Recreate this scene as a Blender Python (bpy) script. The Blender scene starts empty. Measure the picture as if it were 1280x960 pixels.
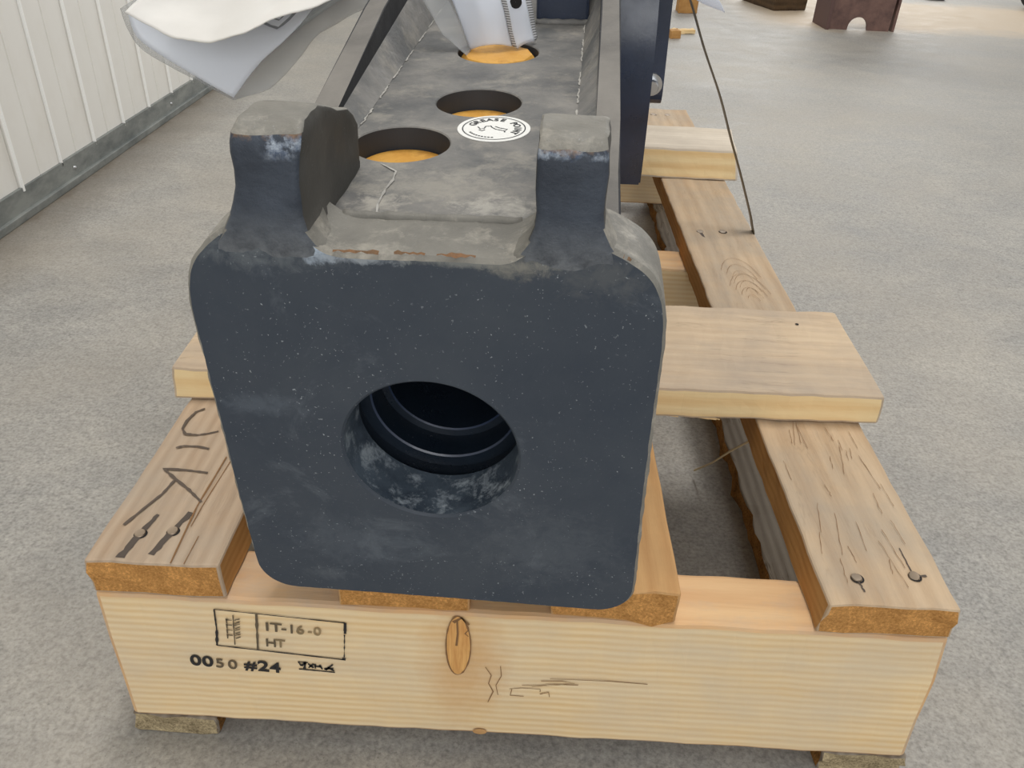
import bpy, bmesh, math, random
from mathutils import Vector, Matrix, noise, Euler
random.seed(7)
S = bpy.context.scene
COL = S.collection

# ---------------------------------------------------------------- camera
cam_d = bpy.data.cameras.new('camera')
cam = bpy.data.objects.new('camera', cam_d)
COL.objects.link(cam)
CAM_R = ((0.9985894, -0.009416, -0.0522555), (0.0360497, 0.8427877, 0.5370376), (0.0389835, -0.5381638, 0.8419382))
cr = Matrix(CAM_R)
rt, fw, up = cr.col[0], cr.col[1], cr.col[2]
cm = Matrix((rt, up, -fw)).transposed().to_4x4()
cm.translation = Vector((0.31542, -0.42087, 0.64934))
cam.matrix_world = cm
cam_d.sensor_fit = 'HORIZONTAL'; cam_d.sensor_width = 36.0
cam_d.lens = 28.4583
cam_d.clip_start = 0.01
S.camera = cam

# ---------------------------------------------------------------- light
w = bpy.data.worlds.new('world'); S.world = w; w.use_nodes = True
bg = w.node_tree.nodes['Background']
bg.inputs[0].default_value = (0.985, 0.985, 0.975, 1)
bg.inputs[1].default_value = 0.62

def area(name, loc, target, size, size_y, power, col):
    d = bpy.data.lights.new(name, 'AREA'); d.shape = 'RECTANGLE'
    d.size = size; d.size_y = size_y; d.energy = power; d.color = col
    o = bpy.data.objects.new(name, d); COL.objects.link(o)
    o.location = loc
    o.rotation_euler = (Vector(target) - Vector(loc)).to_track_quat('-Z', 'Y').to_euler()
    return o
area('roof_light', (0.45, 0.9, 4.2), (0.45, 0.7, 0), 0.55, 1.4, 75, (1, 0.975, 0.94))
area('far_fill_light', (3.2, 9.5, 2.2), (1.2, 3.0, 0), 3.5, 3.0, 150, (1, 0.985, 0.95))  # added unseen fill that brightens the far floor and the wall
area('doorway_light', (0.6, -4.2, 2.0), (0.3, 0.3, 0.2), 3.0, 2.6, 62, (0.98, 0.99, 1.0))

S.view_settings.view_transform = 'Standard'
S.view_settings.look = 'None'
S.view_settings.gamma = 1.0
S.view_settings.use_curve_mapping = False
S.view_settings.exposure = 0.0

ZO = 0.174          # height of the bearers' top above the floor

# ---------------------------------------------------------------- materials
def srgb(r, g, b):
    f = lambda c: (c/255/12.92) if c/255 <= 0.04045 else ((c/255+0.055)/1.055)**2.4
    return (f(r), f(g), f(b), 1)

class NT:
    def __init__(s, name):
        s.m = bpy.data.materials.new(name); s.m.use_nodes = True
        s.t = s.m.node_tree; s.n = s.t.nodes; s.l = s.t.links
        s.b = s.n['Principled BSDF']
        s.co = s.n.new('ShaderNodeTexCoord').outputs['Object']
    def new(s, typ, **kw):
        x = s.n.new(typ)
        for k, v in kw.items(): setattr(x, k, v)
        return x
    def map(s, scale=(1,1,1), loc=(0,0,0), src=None):
        x = s.new('ShaderNodeMapping'); s.l.new(src or s.co, x.inputs[0])
        x.inputs['Scale'].default_value = scale; x.inputs['Location'].default_value = loc
        return x.outputs[0]
    def noise(s, vec, scale, detail=4, rough=.55, dist=0):
        x = s.new('ShaderNodeTexNoise'); s.l.new(vec, x.inputs['Vector'])
        x.inputs['Scale'].default_value = scale; x.inputs['Detail'].default_value = detail
        x.inputs['Roughness'].default_value = rough; x.inputs['Distortion'].default_value = dist
        return x.outputs['Fac']
    def ramp(s, fac, stops, interp='LINEAR'):
        x = s.new('ShaderNodeValToRGB'); s.l.new(fac, x.inputs[0]); e = x.color_ramp.elements
        x.color_ramp.interpolation = interp
        while len(e) > 1: e.remove(e[-1])
        for i, (p, c) in enumerate(stops):
            if not isinstance(c, tuple): c = (c, c, c, 1)
            if i == 0: e[0].position = p; e[0].color = c
            else:
                q = e.new(p); q.color = c
        return x.outputs[0]
    def mix(s, fac, a, b, mode='MIX'):
        x = s.new('ShaderNodeMix', data_type='RGBA', blend_type=mode)
        for sock, v in ((x.inputs[0], fac), (x.inputs[6], a), (x.inputs[7], b)):
            if hasattr(v, 'links'): s.l.new(v, sock)
            else: sock.default_value = v
        return x.outputs[2]
    def math(s, op, a, b=0.0):
        x = s.new('ShaderNodeMath', operation=op)
        for sock, v in ((x.inputs[0], a), (x.inputs[1], b)):
            if hasattr(v, 'links'): s.l.new(v, sock)
            else: sock.default_value = v
        return x.outputs[0]
    def bump(s, h, strength, dist):
        x = s.new('ShaderNodeBump'); s.l.new(h, x.inputs['Height'])
        x.inputs['Strength'].default_value = strength; x.inputs['Distance'].default_value = dist
        s.l.new(x.outputs[0], s.b.inputs['Normal'])
    def base(s, c):
        if hasattr(c, 'links'): s.l.new(c, s.b.inputs['Base Color'])
        else: s.b.inputs['Base Color'].default_value = c
    def set(s, **kw):
        for k, v in kw.items():
            i = s.b.inputs[k.replace('_', ' ')]
            if hasattr(v, 'links'): s.l.new(v, i)
            else: i.default_value = v

def plain(name, col, rough=.6, metal=0.0, **kw):
    t = NT(name); t.base(col); t.set(Roughness=rough, Metallic=metal, **kw); return t.m

def wood(name, light, dark, axis='X', across='Z', seed=0.0, rings=190.0, ring_amt=.45,
         dirt=None, dirt_amt=0.0, crack=0.0, streak=.5, warp=3.0, knot=None):
    """grain runs along `axis`; fine year rings are spaced across `across`"""
    t = NT(name)
    sc = {'X': (1.3, 16, 16), 'Y': (16, 1.3, 16), 'Z': (16, 16, 1.3)}[axis]
    v = t.map(sc, (seed, seed*1.7, seed*.6))
    n1 = t.noise(v, 2.2, 6, .6, .4)
    fine = t.noise(t.map(tuple(k*6 for k in sc), (seed, 0, 0)), 3.0, 5, .65)
    wv = t.new('ShaderNodeTexWave', wave_type='BANDS', bands_direction=across, wave_profile='SIN')
    s2 = {'X': (.12, 1, 1), 'Y': (1, .12, 1), 'Z': (1, 1, .12)}[axis]
    t.l.new(t.map(s2, (seed, seed, seed)), wv.inputs['Vector'])
    wv.inputs['Scale'].default_value = rings/6.283*2
    wv.inputs['Distortion'].default_value = warp
    wv.inputs['Detail'].default_value = 2; wv.inputs['Detail Scale'].default_value = .22
    f = t.math('ADD', t.math('MULTIPLY', wv.outputs['Fac'], ring_amt),
               t.math('ADD', t.math('MULTIPLY', n1, streak), t.math('MULTIPLY', fine, 1-ring_amt-streak if ring_amt+streak < 1 else .15)))
    col = t.ramp(f, [(.22, dark), (.68, light)])
    if dirt is not None:
        dn = t.noise(t.map((4, 4, 4), (seed*3, 1, 0)), 2.3, 6, .62)
        ds = t.noise(v, 1.3, 6, .7)
        dm = t.ramp(t.math('ADD', t.math('MULTIPLY', dn, .6), t.math('MULTIPLY', ds, .4)), [(.44, 0.0), (.64, dirt_amt)])
        col = t.mix(dm, col, dirt)
    if crack > 0:
        cn = t.noise(t.map(tuple(k*1.6 for k in sc), (seed*2, 0, 0)), 1.6, 5, .6, .5)
        cm_ = t.ramp(cn, [(.485, 0.0), (.499, crack), (.501, crack), (.515, 0.0)])
        gate = t.ramp(t.noise(t.map((6, 6, 6), (seed, 0, 3)), 2.0, 2), [(.48, 0.0), (.56, 1.0)])
        col = t.mix(t.math('MULTIPLY', cm_, gate), col, srgb(84, 66, 46))
    if knot:      # resin-brown halo round a knot: (x, z, half width, half height) in the board's own frame
        sp = t.new('ShaderNodeSeparateXYZ'); t.l.new(t.co, sp.inputs[0])
        wob = t.math('MULTIPLY', t.math('SUBTRACT', t.noise(t.map((1, 1, 1)), 45, 4, .6), .5), .9)
        dx = t.math('DIVIDE', t.math('SUBTRACT', sp.outputs[0], knot[0]), knot[2])
        dz = t.math('DIVIDE', t.math('SUBTRACT', sp.outputs[2], knot[1]), knot[3])
        dd = t.math('ADD', t.math('SQRT', t.math('ADD', t.math('MULTIPLY', dx, dx), t.math('MULTIPLY', dz, dz))), wob)
        col = t.mix(t.ramp(dd, [(.30, .55), (1.0, 0.0)]), col, srgb(208, 158, 98))
    t.base(col)
    t.set(Roughness=.78)
    t.b.inputs['Specular IOR Level'].default_value = .25
    t.bump(t.math('ADD', fine, t.math('MULTIPLY', n1, .6)), .35, .0012)
    return t.m

def end_grain(name, light, dark, seed=0):
    t = NT(name)
    a = t.noise(t.map((1, 1, 1), (seed, 0, 0)), 480, 5, .8)
    b = t.noise(t.map((1, 1, 1), (0, seed, 0)), 45, 4, .6)
    f = t.math('ADD', t.math('MULTIPLY', a, .65), t.math('MULTIPLY', b, .35))
    c = t.ramp(f, [(.34, dark), (.52, light), (.66, tuple(min(1, k*1.7) for k in light[:3])+(1,))])
    t.base(c); t.set(Roughness=.9); t.b.inputs['Specular IOR Level'].default_value = .1
    t.bump(a, .6, .0015)
    return t.m

M = {}
M['pine'] = wood('fresh_pine', srgb(240, 217, 176), srgb(220, 184, 130), 'X', 'Z', 1.3, rings=135, ring_amt=.22, warp=5, dirt=srgb(208, 194, 172), dirt_amt=.55, streak=.55)
M['pine_front'] = wood('fresh_pine_with_knot', srgb(240, 217, 176), srgb(220, 184, 130), 'X', 'Z', 1.3, rings=135, ring_amt=.22, warp=5, dirt=srgb(208, 194, 172), dirt_amt=.55, streak=.55, knot=(-.045, .090, .040, .085))
M['pine_top'] = wood('pine_planed_top', srgb(228, 192, 146), srgb(200, 152, 106), 'X', 'Y', 4.3, rings=40, ring_amt=.12, dirt=srgb(176, 168, 156), dirt_amt=.8, streak=.7, warp=6)
M['old_top_l'] = wood('weathered_top_left', srgb(196, 172, 146), srgb(150, 124, 98), 'Y', 'X', 2.1, rings=90, ring_amt=.14, dirt=srgb(166, 156, 142), dirt_amt=.6, crack=.15, streak=.6, warp=4)
M['old_top_r'] = wood('weathered_top_right', srgb(202, 178, 148), srgb(168, 140, 110), 'Y', 'X', 8.4, rings=46, ring_amt=.12, dirt=srgb(160, 150, 136), dirt_amt=.7, crack=.12, streak=.6, warp=9)
M['old_side'] = wood('orange_sawn_side', srgb(196, 150, 92), srgb(160, 112, 60), 'Y', 'Z', 3.3, rings=120, ring_amt=.12, streak=.6)
M['end'] = end_grain('orange_end_grain', srgb(190, 140, 82), srgb(144, 98, 50), 2)
M['end_pale'] = end_grain('pale_end_grain', srgb(226, 196, 142), srgb(184, 146, 92), 5)
M['end_grey'] = end_grain('grey_end_grain', srgb(176, 160, 128), srgb(88, 76, 56), 7)
M['plank_top'] = wood('plank_weathered_top', srgb(212, 190, 160), srgb(184, 158, 130), 'X', 'Y', 6.1, rings=70, ring_amt=.10, dirt=srgb(164, 150, 136), dirt_amt=.7, crack=.2, streak=.6, warp=6)
M['plank_top2'] = wood('plank_grey_top', srgb(222, 210, 192), srgb(198, 184, 164), 'X', 'Y', 6.6, rings=70, ring_amt=.10, dirt=srgb(180, 168, 152), dirt_amt=.6, streak=.6, warp=6)
M['plank_side'] = wood('plank_fresh_side', srgb(242, 218, 170), srgb(222, 184, 128), 'X', 'Z', 9.1, rings=50, ring_amt=.22, streak=.55, warp=6)
M['mid_top'] = wood('rough_sawn_orange_top', srgb(206, 164, 112), srgb(172, 124, 76), 'Y', 'X', 5.7, rings=60, ring_amt=.15, streak=.6, dirt=srgb(150, 120, 84), dirt_amt=.5)
M['grey_wood'] = wood('grey_old_wood', srgb(150, 140, 126), srgb(104, 92, 78), 'Y', 'X', 7.7, rings=90, ring_amt=.2, streak=.6, crack=.8)
M['bark'] = end_grain('bark_edge', srgb(150, 108, 60), srgb(54, 36, 20), 11)
M['dark_wood'] = wood('dark_old_timber', srgb(98, 78, 56), srgb(52, 40, 28), 'X', 'Z', 3.9, rings=30, ring_amt=.2, streak=.6)

def steel_paint(name, base, light, speck=.5, rough=.5, patch=None, patch_amt=0.0, spec=.4, bump=.25, scale=1.0, haze=.35, wear=None, wax=2):
    t = NT(name)
    big = t.noise(t.map((1, 1, 1), (3, 1, 2)), 14*scale, 6, .62, .3)
    col = t.ramp(big, [(.35, base), (.68, light)])
    if patch is not None:
        pn = t.noise(t.map((1, 1, 1), (9, 4, 1)), 22*scale, 8, .74, .15)
        pm = t.ramp(pn, [(.52, 0.0), (.66, patch_amt)])
        col = t.mix(pm, col, patch)
    if speck > 0:
        sp = t.noise(t.map((1, 1, 1), (1, 7, 2)), 520, 2.5, .6)
        gate = t.ramp(t.noise(t.map((1, 1, 1), (5, 2, 2)), 26, 3), [(.42, .15), (.62, .9)])
        sm = t.ramp(sp, [(.672, 0.0), (.715, speck*.85)])
        col = t.mix(t.math('MULTIPLY', sm, gate), col, srgb(190, 196, 200))
        vo = t.new('ShaderNodeTexVoronoi', feature='DISTANCE_TO_EDGE')
        sc2 = t.noise(t.map((1, 1, 1), (2, 2, 8)), 9, 8, .75, 1.2)
        hm = t.ramp(sc2, [(.56, 0.0), (.78, speck*.30*(1+haze))])
        col = t.mix(hm, col, srgb(126, 134, 142))
    if wear:       # scraped, dusty places with a shape of their own: (x, z, radius x, radius z, strength, colour) in the part's frame
        sp = t.new('ShaderNodeSeparateXYZ'); t.l.new(t.co, sp.inputs[0])
        wn = t.noise(t.map(), 95, 8, .75, .5)
        wob = t.math('MULTIPLY', t.math('SUBTRACT', wn, .5), 3.2)
        for (wx, wz, rx, rz, amt, wc) in wear:
            dx = t.math('DIVIDE', t.math('SUBTRACT', sp.outputs[0], wx), rx)
            dz = t.math('DIVIDE', t.math('SUBTRACT', sp.outputs[wax], wz), rz)
            dd = t.math('ADD', t.math('SQRT', t.math('ADD', t.math('MULTIPLY', dx, dx), t.math('MULTIPLY', dz, dz))), wob)
            col = t.mix(t.ramp(dd, [(.15, amt), (.95, 0.0)]), col, wc)
    t.base(col)
    rr = t.ramp(t.noise(t.map(), 30*scale, 4), [(.3, rough-.08), (.7, rough+.1)])
    t.set(Roughness=rr); t.b.inputs['Specular IOR Level'].default_value = spec
    t.bump(t.math('ADD', t.noise(t.map(), 60*scale, 6, .7), t.math('MULTIPLY', t.noise(t.map(), 300, 3, .6), .4)), bump, .0016)
    return t.m
M['paint'] = steel_paint('dark_blue_grey_paint', srgb(56, 64, 75), srgb(66, 73, 82), .8, .52, spec=.35, bump=.2, haze=1.0, wear=[
    (-.075, .275, .060, .014, .55, srgb(112, 118, 122)), (-.052, .277, .013, .011, .9, srgb(176, 190, 206)), (-.030, .272, .030, .004, .9, srgb(150, 158, 166)),
    (.030, .272, .060, .0035, .7, srgb(134, 136, 132)), (.052, .272, .022, .010, .7, srgb(132, 130, 122)), (.095, .268, .035, .016, .4, srgb(104, 106, 106)),
    (-.100, .170, .030, .012, .22, srgb(120, 130, 142)), (.070, .060, .060, .045, .16, srgb(120, 126, 132)), (-.060, .055, .050, .030, .16, srgb(118, 126, 136)), (-.08, .02, .02, .008, .2, srgb(130, 136, 142))])
M['cast'] = steel_paint('dusty_cast_steel', srgb(112, 110, 104), srgb(138, 135, 127), .35, .6, patch=srgb(180, 174, 162), patch_amt=.6, spec=.3, bump=.5, scale=1.4)
M['deck'] = steel_paint('dusty_toplit_deck_paint', srgb(90, 91, 91), srgb(134, 131, 126), .2, .5, patch=srgb(166, 160, 148), patch_amt=.45, spec=.4, bump=.4, scale=1.3, wax=1, wear=[  # settled dust, with the overhead light on the deck painted into the grey
    (-.005, .085, .060, .030, .55, srgb(160, 155, 144)), (.035, .062, .030, .018, .6, srgb(184, 180, 170)), (-.035, .060, .018, .018, .6, srgb(186, 180, 168)), (.010, .110, .030, .014, .5, srgb(150, 146, 137)),
    (-.02, .31, .05, .02, .35, srgb(74, 75, 78)), (.055, .30, .02, .03, .3, srgb(74, 75, 78)), (-.05, .24, .02, .03, .3, srgb(76, 77, 80))])
M['flange'] = steel_paint('flange_edge_paint', srgb(102, 99, 95), srgb(128, 124, 118), .2, .55, spec=.3)
M['lug_side'] = steel_paint('lug_side_paint', srgb(70, 69, 66), srgb(84, 82, 78), .5, .6, spec=.2)
M['channel_wall'] = steel_paint('channel_wall_shaded_paint', srgb(44, 45, 48), srgb(54, 55, 58), .3, .6, spec=.2)  # darkened colour holds the shade inside the channel
M['gloss'] = steel_paint('gloss_blue_black_paint', srgb(30, 40, 58), srgb(42, 56, 82), .15, .3, spec=.7, bump=.08)
M['bore'] = steel_paint('bore_wall', srgb(58, 68, 80), srgb(92, 104, 116), .4, .42, patch=srgb(176, 186, 194), patch_amt=.85, spec=.5, scale=2.4)
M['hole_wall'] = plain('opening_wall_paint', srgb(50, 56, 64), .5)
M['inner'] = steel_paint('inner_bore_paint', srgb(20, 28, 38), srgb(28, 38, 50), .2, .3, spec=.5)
M['weld'] = steel_paint('pale_weld_scar', srgb(150, 148, 142), srgb(196, 193, 186), 0, .6, bump=.8, scale=4)
M['rust'] = steel_paint('rust_bloom', srgb(104, 84, 64), srgb(140, 104, 74), 0, .8, patch=srgb(160, 108, 66), patch_amt=.8, bump=.6, scale=3)
M['bare'] = steel_paint('scraped_blue_bare_metal', srgb(84, 96, 116), srgb(150, 160, 174), 0, .4, patch=srgb(196, 204, 214), patch_amt=.8, bump=.9, scale=5, spec=.6)
M['yellow'] = steel_paint('yellow_cap', srgb(206, 150, 62), srgb(224, 172, 84), 0, .5, patch=srgb(170, 116, 46), patch_amt=.6, bump=.1, scale=3)
M['bolt'] = plain('zinc_bolt', srgb(190, 192, 194), .28, 1.0)
M['nail'] = plain('nail_head', srgb(150, 134, 116), .4, .8)
M['stain'] = plain('nail_iron_stain', srgb(84, 74, 66), .9)
M['pencil'] = plain('grey_pencil', srgb(92, 80, 70), .9)
M['ink'] = plain('black_stamp_ink', srgb(42, 40, 40), .9)
M['ink_faint'] = plain('faded_stamp_ink', srgb(150, 130, 96), .9)
M['ink_worn'] = plain('pale_stamp_ink', srgb(136, 118, 88), .9)
M['ink_mid'] = plain('worn_stamp_ink', srgb(98, 86, 68), .9)
M['strap'] = plain('oiled_steel_strap', srgb(92, 82, 66), .42, .55)
M['sticker'] = plain('white_sticker_vinyl', srgb(236, 236, 232), .4)
M['sticker_ink'] = plain('sticker_ink', srgb(40, 42, 46), .5)
M['dark_metal'] = plain('dark_brown_steel', srgb(96, 72, 68), .6, .1)
M['black'] = plain('black_rubber', srgb(40, 40, 42), .7)
M['straw'] = plain('pale_splinter', srgb(206, 186, 148), .7)
M['crackline'] = plain('dark_wood_crack', srgb(132, 98, 64), .95)
M['chevron'] = plain('grey_print', srgb(134, 138, 144), .6)
M['hole'] = plain('punched_hole_shadow', srgb(24, 22, 22), .9)
t = NT('brown_steel')
t.base(t.ramp(t.noise(t.map(), 9, 6, .7), [(.35, srgb(84, 62, 58)), (.65, srgb(128, 98, 88))])); t.set(Roughness=.6)
M['brown_steel'] = t.m
t = NT('knot_wood')
t.base(t.ramp(t.noise(t.map((14, 1, 1)), 30, 5, .6), [(.3, srgb(196, 136, 74)), (.7, srgb(232, 182, 112))])); t.set(Roughness=.6)
M['knot'] = t.m

def paper(name, c, trans=.25):
    t = NT(name)
    t.base(t.ramp(t.noise(t.map(), 6, 3), [(.3, tuple(k*.97 for k in c[:3])+(1,)), (.7, c)]))
    t.set(Roughness=.55)
    tr = t.new('ShaderNodeBsdfTranslucent'); tr.inputs[0].default_value = c
    ms = t.new('ShaderNodeMixShader'); ms.inputs[0].default_value = trans
    t.l.new(t.b.outputs[0], ms.inputs[1]); t.l.new(tr.outputs[0], ms.inputs[2])
    t.l.new(ms.outputs[0], t.n['Material Output'].inputs[0])
    t.bump(t.noise(t.map(), 18, 4), .3, .004)
    return t.m
M['paper_warm'] = paper('warm_white_paper', srgb(246, 244, 240), .3)
M['paper_cool'] = paper('cool_white_paper', srgb(242, 246, 253), .45)
t = NT('ribbed_grey_binding')
wv = t.new('ShaderNodeTexWave', wave_type='BANDS', bands_direction='Z'); t.l.new(t.co, wv.inputs['Vector']); wv.inputs['Scale'].default_value = 160
t.base(t.ramp(wv.outputs['Fac'], [(.3, srgb(110, 110, 112)), (.7, srgb(196, 198, 200))])); t.set(Roughness=.5)
M['binding'] = t.m
t = NT('clear_plastic_film')
t.base(srgb(186, 188, 190)); t.set(Roughness=.2)
tp = t.new('ShaderNodeBsdfTransparent'); tp.inputs[0].default_value = (.93, .93, .92, 1)
ms = t.new('ShaderNodeMixShader'); t.l.new(t.ramp(t.noise(t.map(), 7, 3), [(.3, .26), (.7, .46)]), ms.inputs[0])
t.l.new(tp.outputs[0], ms.inputs[1]); t.l.new(t.b.outputs[0], ms.inputs[2])
t.l.new(ms.outputs[0], t.n['Material Output'].inputs[0])
t.bump(t.noise(t.map(), 12, 4), .5, .006)
M['film'] = t.m

# floor: smooth power-floated concrete, greyer and rougher in places, with an ochre strip of floor far off
t = NT('concrete_floor')
n1 = t.noise(t.map(), 1.1, 7, .6, .6)
n2 = t.noise(t.map((1, 1.3, 1)), 7, 10, .72, .4)
n3 = t.noise(t.map(), 170, 6, .8)
f = t.math('ADD', t.math('MULTIPLY', n1, .36), t.math('ADD', t.math('MULTIPLY', n2, .42), t.math('MULTIPLY', n3, .22)))
c = t.ramp(f, [(.36, srgb(140, 139, 136)), (.50, srgb(163, 160, 154)), (.64, srgb(184, 180, 171))])
g1 = t.ramp(t.noise(t.map((1, 1, 1), (7, 3, 0)), 240, 3, .6), [(.30, .70), (.5, 1.0), (.70, 1.2)])
g2 = t.ramp(t.noise(t.map((1, 1, 1), (1, 9, 0)), 85, 5, .75), [(.32, .76), (.5, 1.0), (.68, 1.14)])
c = t.mix(1.0, c, g1, 'MULTIPLY'); c = t.mix(1.0, c, g2, 'MULTIPLY')
wt = t.ramp(t.noise(t.map((1, 1, 1), (12, 3, 0)), 2.2, 4, .6), [(.42, 0.0), (.62, .25)])
c = t.mix(wt, c, srgb(176, 166, 150))
sc_ = t.ramp(t.noise(t.map((1, 1, 1), (6, 13, 0)), 16, 7, .7, .3), [(.66, 0.0), (.72, .45)])
c = t.mix(sc_, c, srgb(118, 116, 110))
dk = t.ramp(t.noise(t.map((1, 1, 1), (4, 8, 1)), 60, 6, .75), [(.66, 0.0), (.74, .6)])
c = t.mix(dk, c, srgb(112, 108, 102))
pit = t.ramp(t.noise(t.map((1, 1, 1), (2, 3, 1)), 330, 2, .5), [(.66, 0.0), (.74, .55)])
c = t.mix(pit, c, srgb(104, 102, 98))
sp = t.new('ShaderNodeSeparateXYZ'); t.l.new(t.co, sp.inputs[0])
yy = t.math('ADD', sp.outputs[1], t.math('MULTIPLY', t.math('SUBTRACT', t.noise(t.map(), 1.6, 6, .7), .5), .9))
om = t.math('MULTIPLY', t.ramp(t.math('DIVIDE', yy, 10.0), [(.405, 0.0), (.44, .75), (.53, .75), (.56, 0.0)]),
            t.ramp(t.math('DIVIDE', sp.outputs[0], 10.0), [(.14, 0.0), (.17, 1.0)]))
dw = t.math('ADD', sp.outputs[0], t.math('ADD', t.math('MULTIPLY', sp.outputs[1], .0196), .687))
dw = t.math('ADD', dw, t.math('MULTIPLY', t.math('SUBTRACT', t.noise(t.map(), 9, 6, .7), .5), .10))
c = t.mix(t.ramp(dw, [(.0, .85), (.02, .6), (.16, 0.0)]), c, srgb(104, 94, 80))  # dirt at the wall foot, plus the wall's soft shade painted in
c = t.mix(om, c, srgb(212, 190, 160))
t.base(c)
t.set(Roughness=t.ramp(n2, [(.3, .5), (.7, .72)])); t.b.inputs['Specular IOR Level'].default_value = .35
t.bump(t.math('ADD', n3, t.math('MULTIPLY', n2, .7)), .45, .003)
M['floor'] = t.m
t = NT('ochre_floor_dust')
t.base(t.ramp(t.noise(t.map(), 3.0, 6, .65), [(.35, srgb(196, 172, 140)), (.65, srgb(214, 194, 164))])); t.set(Roughness=.8)
M['ochre'] = t.m
t = NT('white_wall_panel')
t.base(t.mix(t.ramp(t.noise(t.map((1, 1, .6)), 4.5, 5, .6), [(.5, 0.0), (.72, .45)]), srgb(234, 232, 226), srgb(214, 208, 196)))
t.set(Roughness=.42); t.bump(t.noise(t.map(), 160, 3), .08, .001)
M['panel'] = t.m
M['panel_edge'] = plain('white_seam_edge', srgb(250, 250, 247), .35)
t = NT('galvanised_trim')
t.base(t.ramp(t.noise(t.map((1, .4, 1)), 22, 6, .7), [(.35, srgb(104, 109, 108)), (.65, srgb(146, 149, 145))])); t.set(Roughness=.5, Metallic=.35)
M['galv'] = t.m

# ---------------------------------------------------------------- helpers
def thing(name, label, cat, loc=(0, 0, 0), rot=None, group=None):
    o = bpy.data.objects.new(name, None); COL.objects.link(o)
    o.empty_display_size = .05
    o.location = loc
    if rot is not None: o.rotation_euler = rot
    o['label'] = label; o['category'] = cat
    if group: o['group'] = group
    return o
def tag(o, label, cat, group=None):
    o['label'] = label; o['category'] = cat
    if group: o['group'] = group
    return o
def loc_of(p):
    """matrix of a thing or part built from empties (all plain parenting, no inverse)"""
    m = p.matrix_basis.copy()
    q = p.parent
    while q: m = q.matrix_basis @ m; q = q.parent
    return m
def obj(name, bm, mats, parent=None, smooth=False, origin=None, local=False, angle=None):
    """bm is in world coordinates (local=False) or in the parent's (local=True)"""
    me = bpy.data.meshes.new(name)
    o = bpy.data.objects.new(name, me); COL.objects.link(o)
    if not isinstance(mats, (list, tuple)): mats = [mats]
    for m in mats: me.materials.append(m)
    if parent is not None:
        o.parent = parent
        if not local: bmesh.ops.transform(bm, matrix=loc_of(parent).inverted(), verts=bm.verts)
    if origin is None and len(bm.verts):
        xs = [v.co for v in bm.verts]
        origin = ((min(v.x for v in xs)+max(v.x for v in xs))/2, (min(v.y for v in xs)+max(v.y for v in xs))/2, min(v.z for v in xs))
    origin = Vector(origin)
    bmesh.ops.translate(bm, vec=-origin, verts=bm.verts)
    o.location = origin
    bmesh.ops.recalc_face_normals(bm, faces=bm.faces)
    for f in bm.faces: f.smooth = smooth
    if smooth and angle:
        for e in bm.edges:
            if len(e.link_faces) == 2 and e.calc_face_angle(0) > math.radians(angle): e.smooth = False
    bm.to_mesh(me); bm.free()
    return o
def struct(name, bm, mats, parent=None, **k):
    o = obj(name, bm, mats, parent, **k)
    if parent is None: o['kind'] = 'structure'
    return o

def box(bm, x0, x1, y0, y1, z0, z1, bev=0.0, mi=0):
    r = bmesh.ops.create_cube(bm, size=1)
    vs = r['verts']
    for v in vs:
        v.co = Vector(((x0+x1)/2+v.co.x*(x1-x0), (y0+y1)/2+v.co.y*(y1-y0), (z0+z1)/2+v.co.z*(z1-z0)))
    fs = {f for v in vs for f in v.link_faces}
    for f in fs: f.material_index = mi
    if bev > 0:
        bmesh.ops.bevel(bm, geom=list({e for f in fs for e in f.edges}), offset=bev, segments=2, affect='EDGES', profile=.6)
    return bm
def B(*a, **k):
    return box(bmesh.new(), *a, **k)

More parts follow.
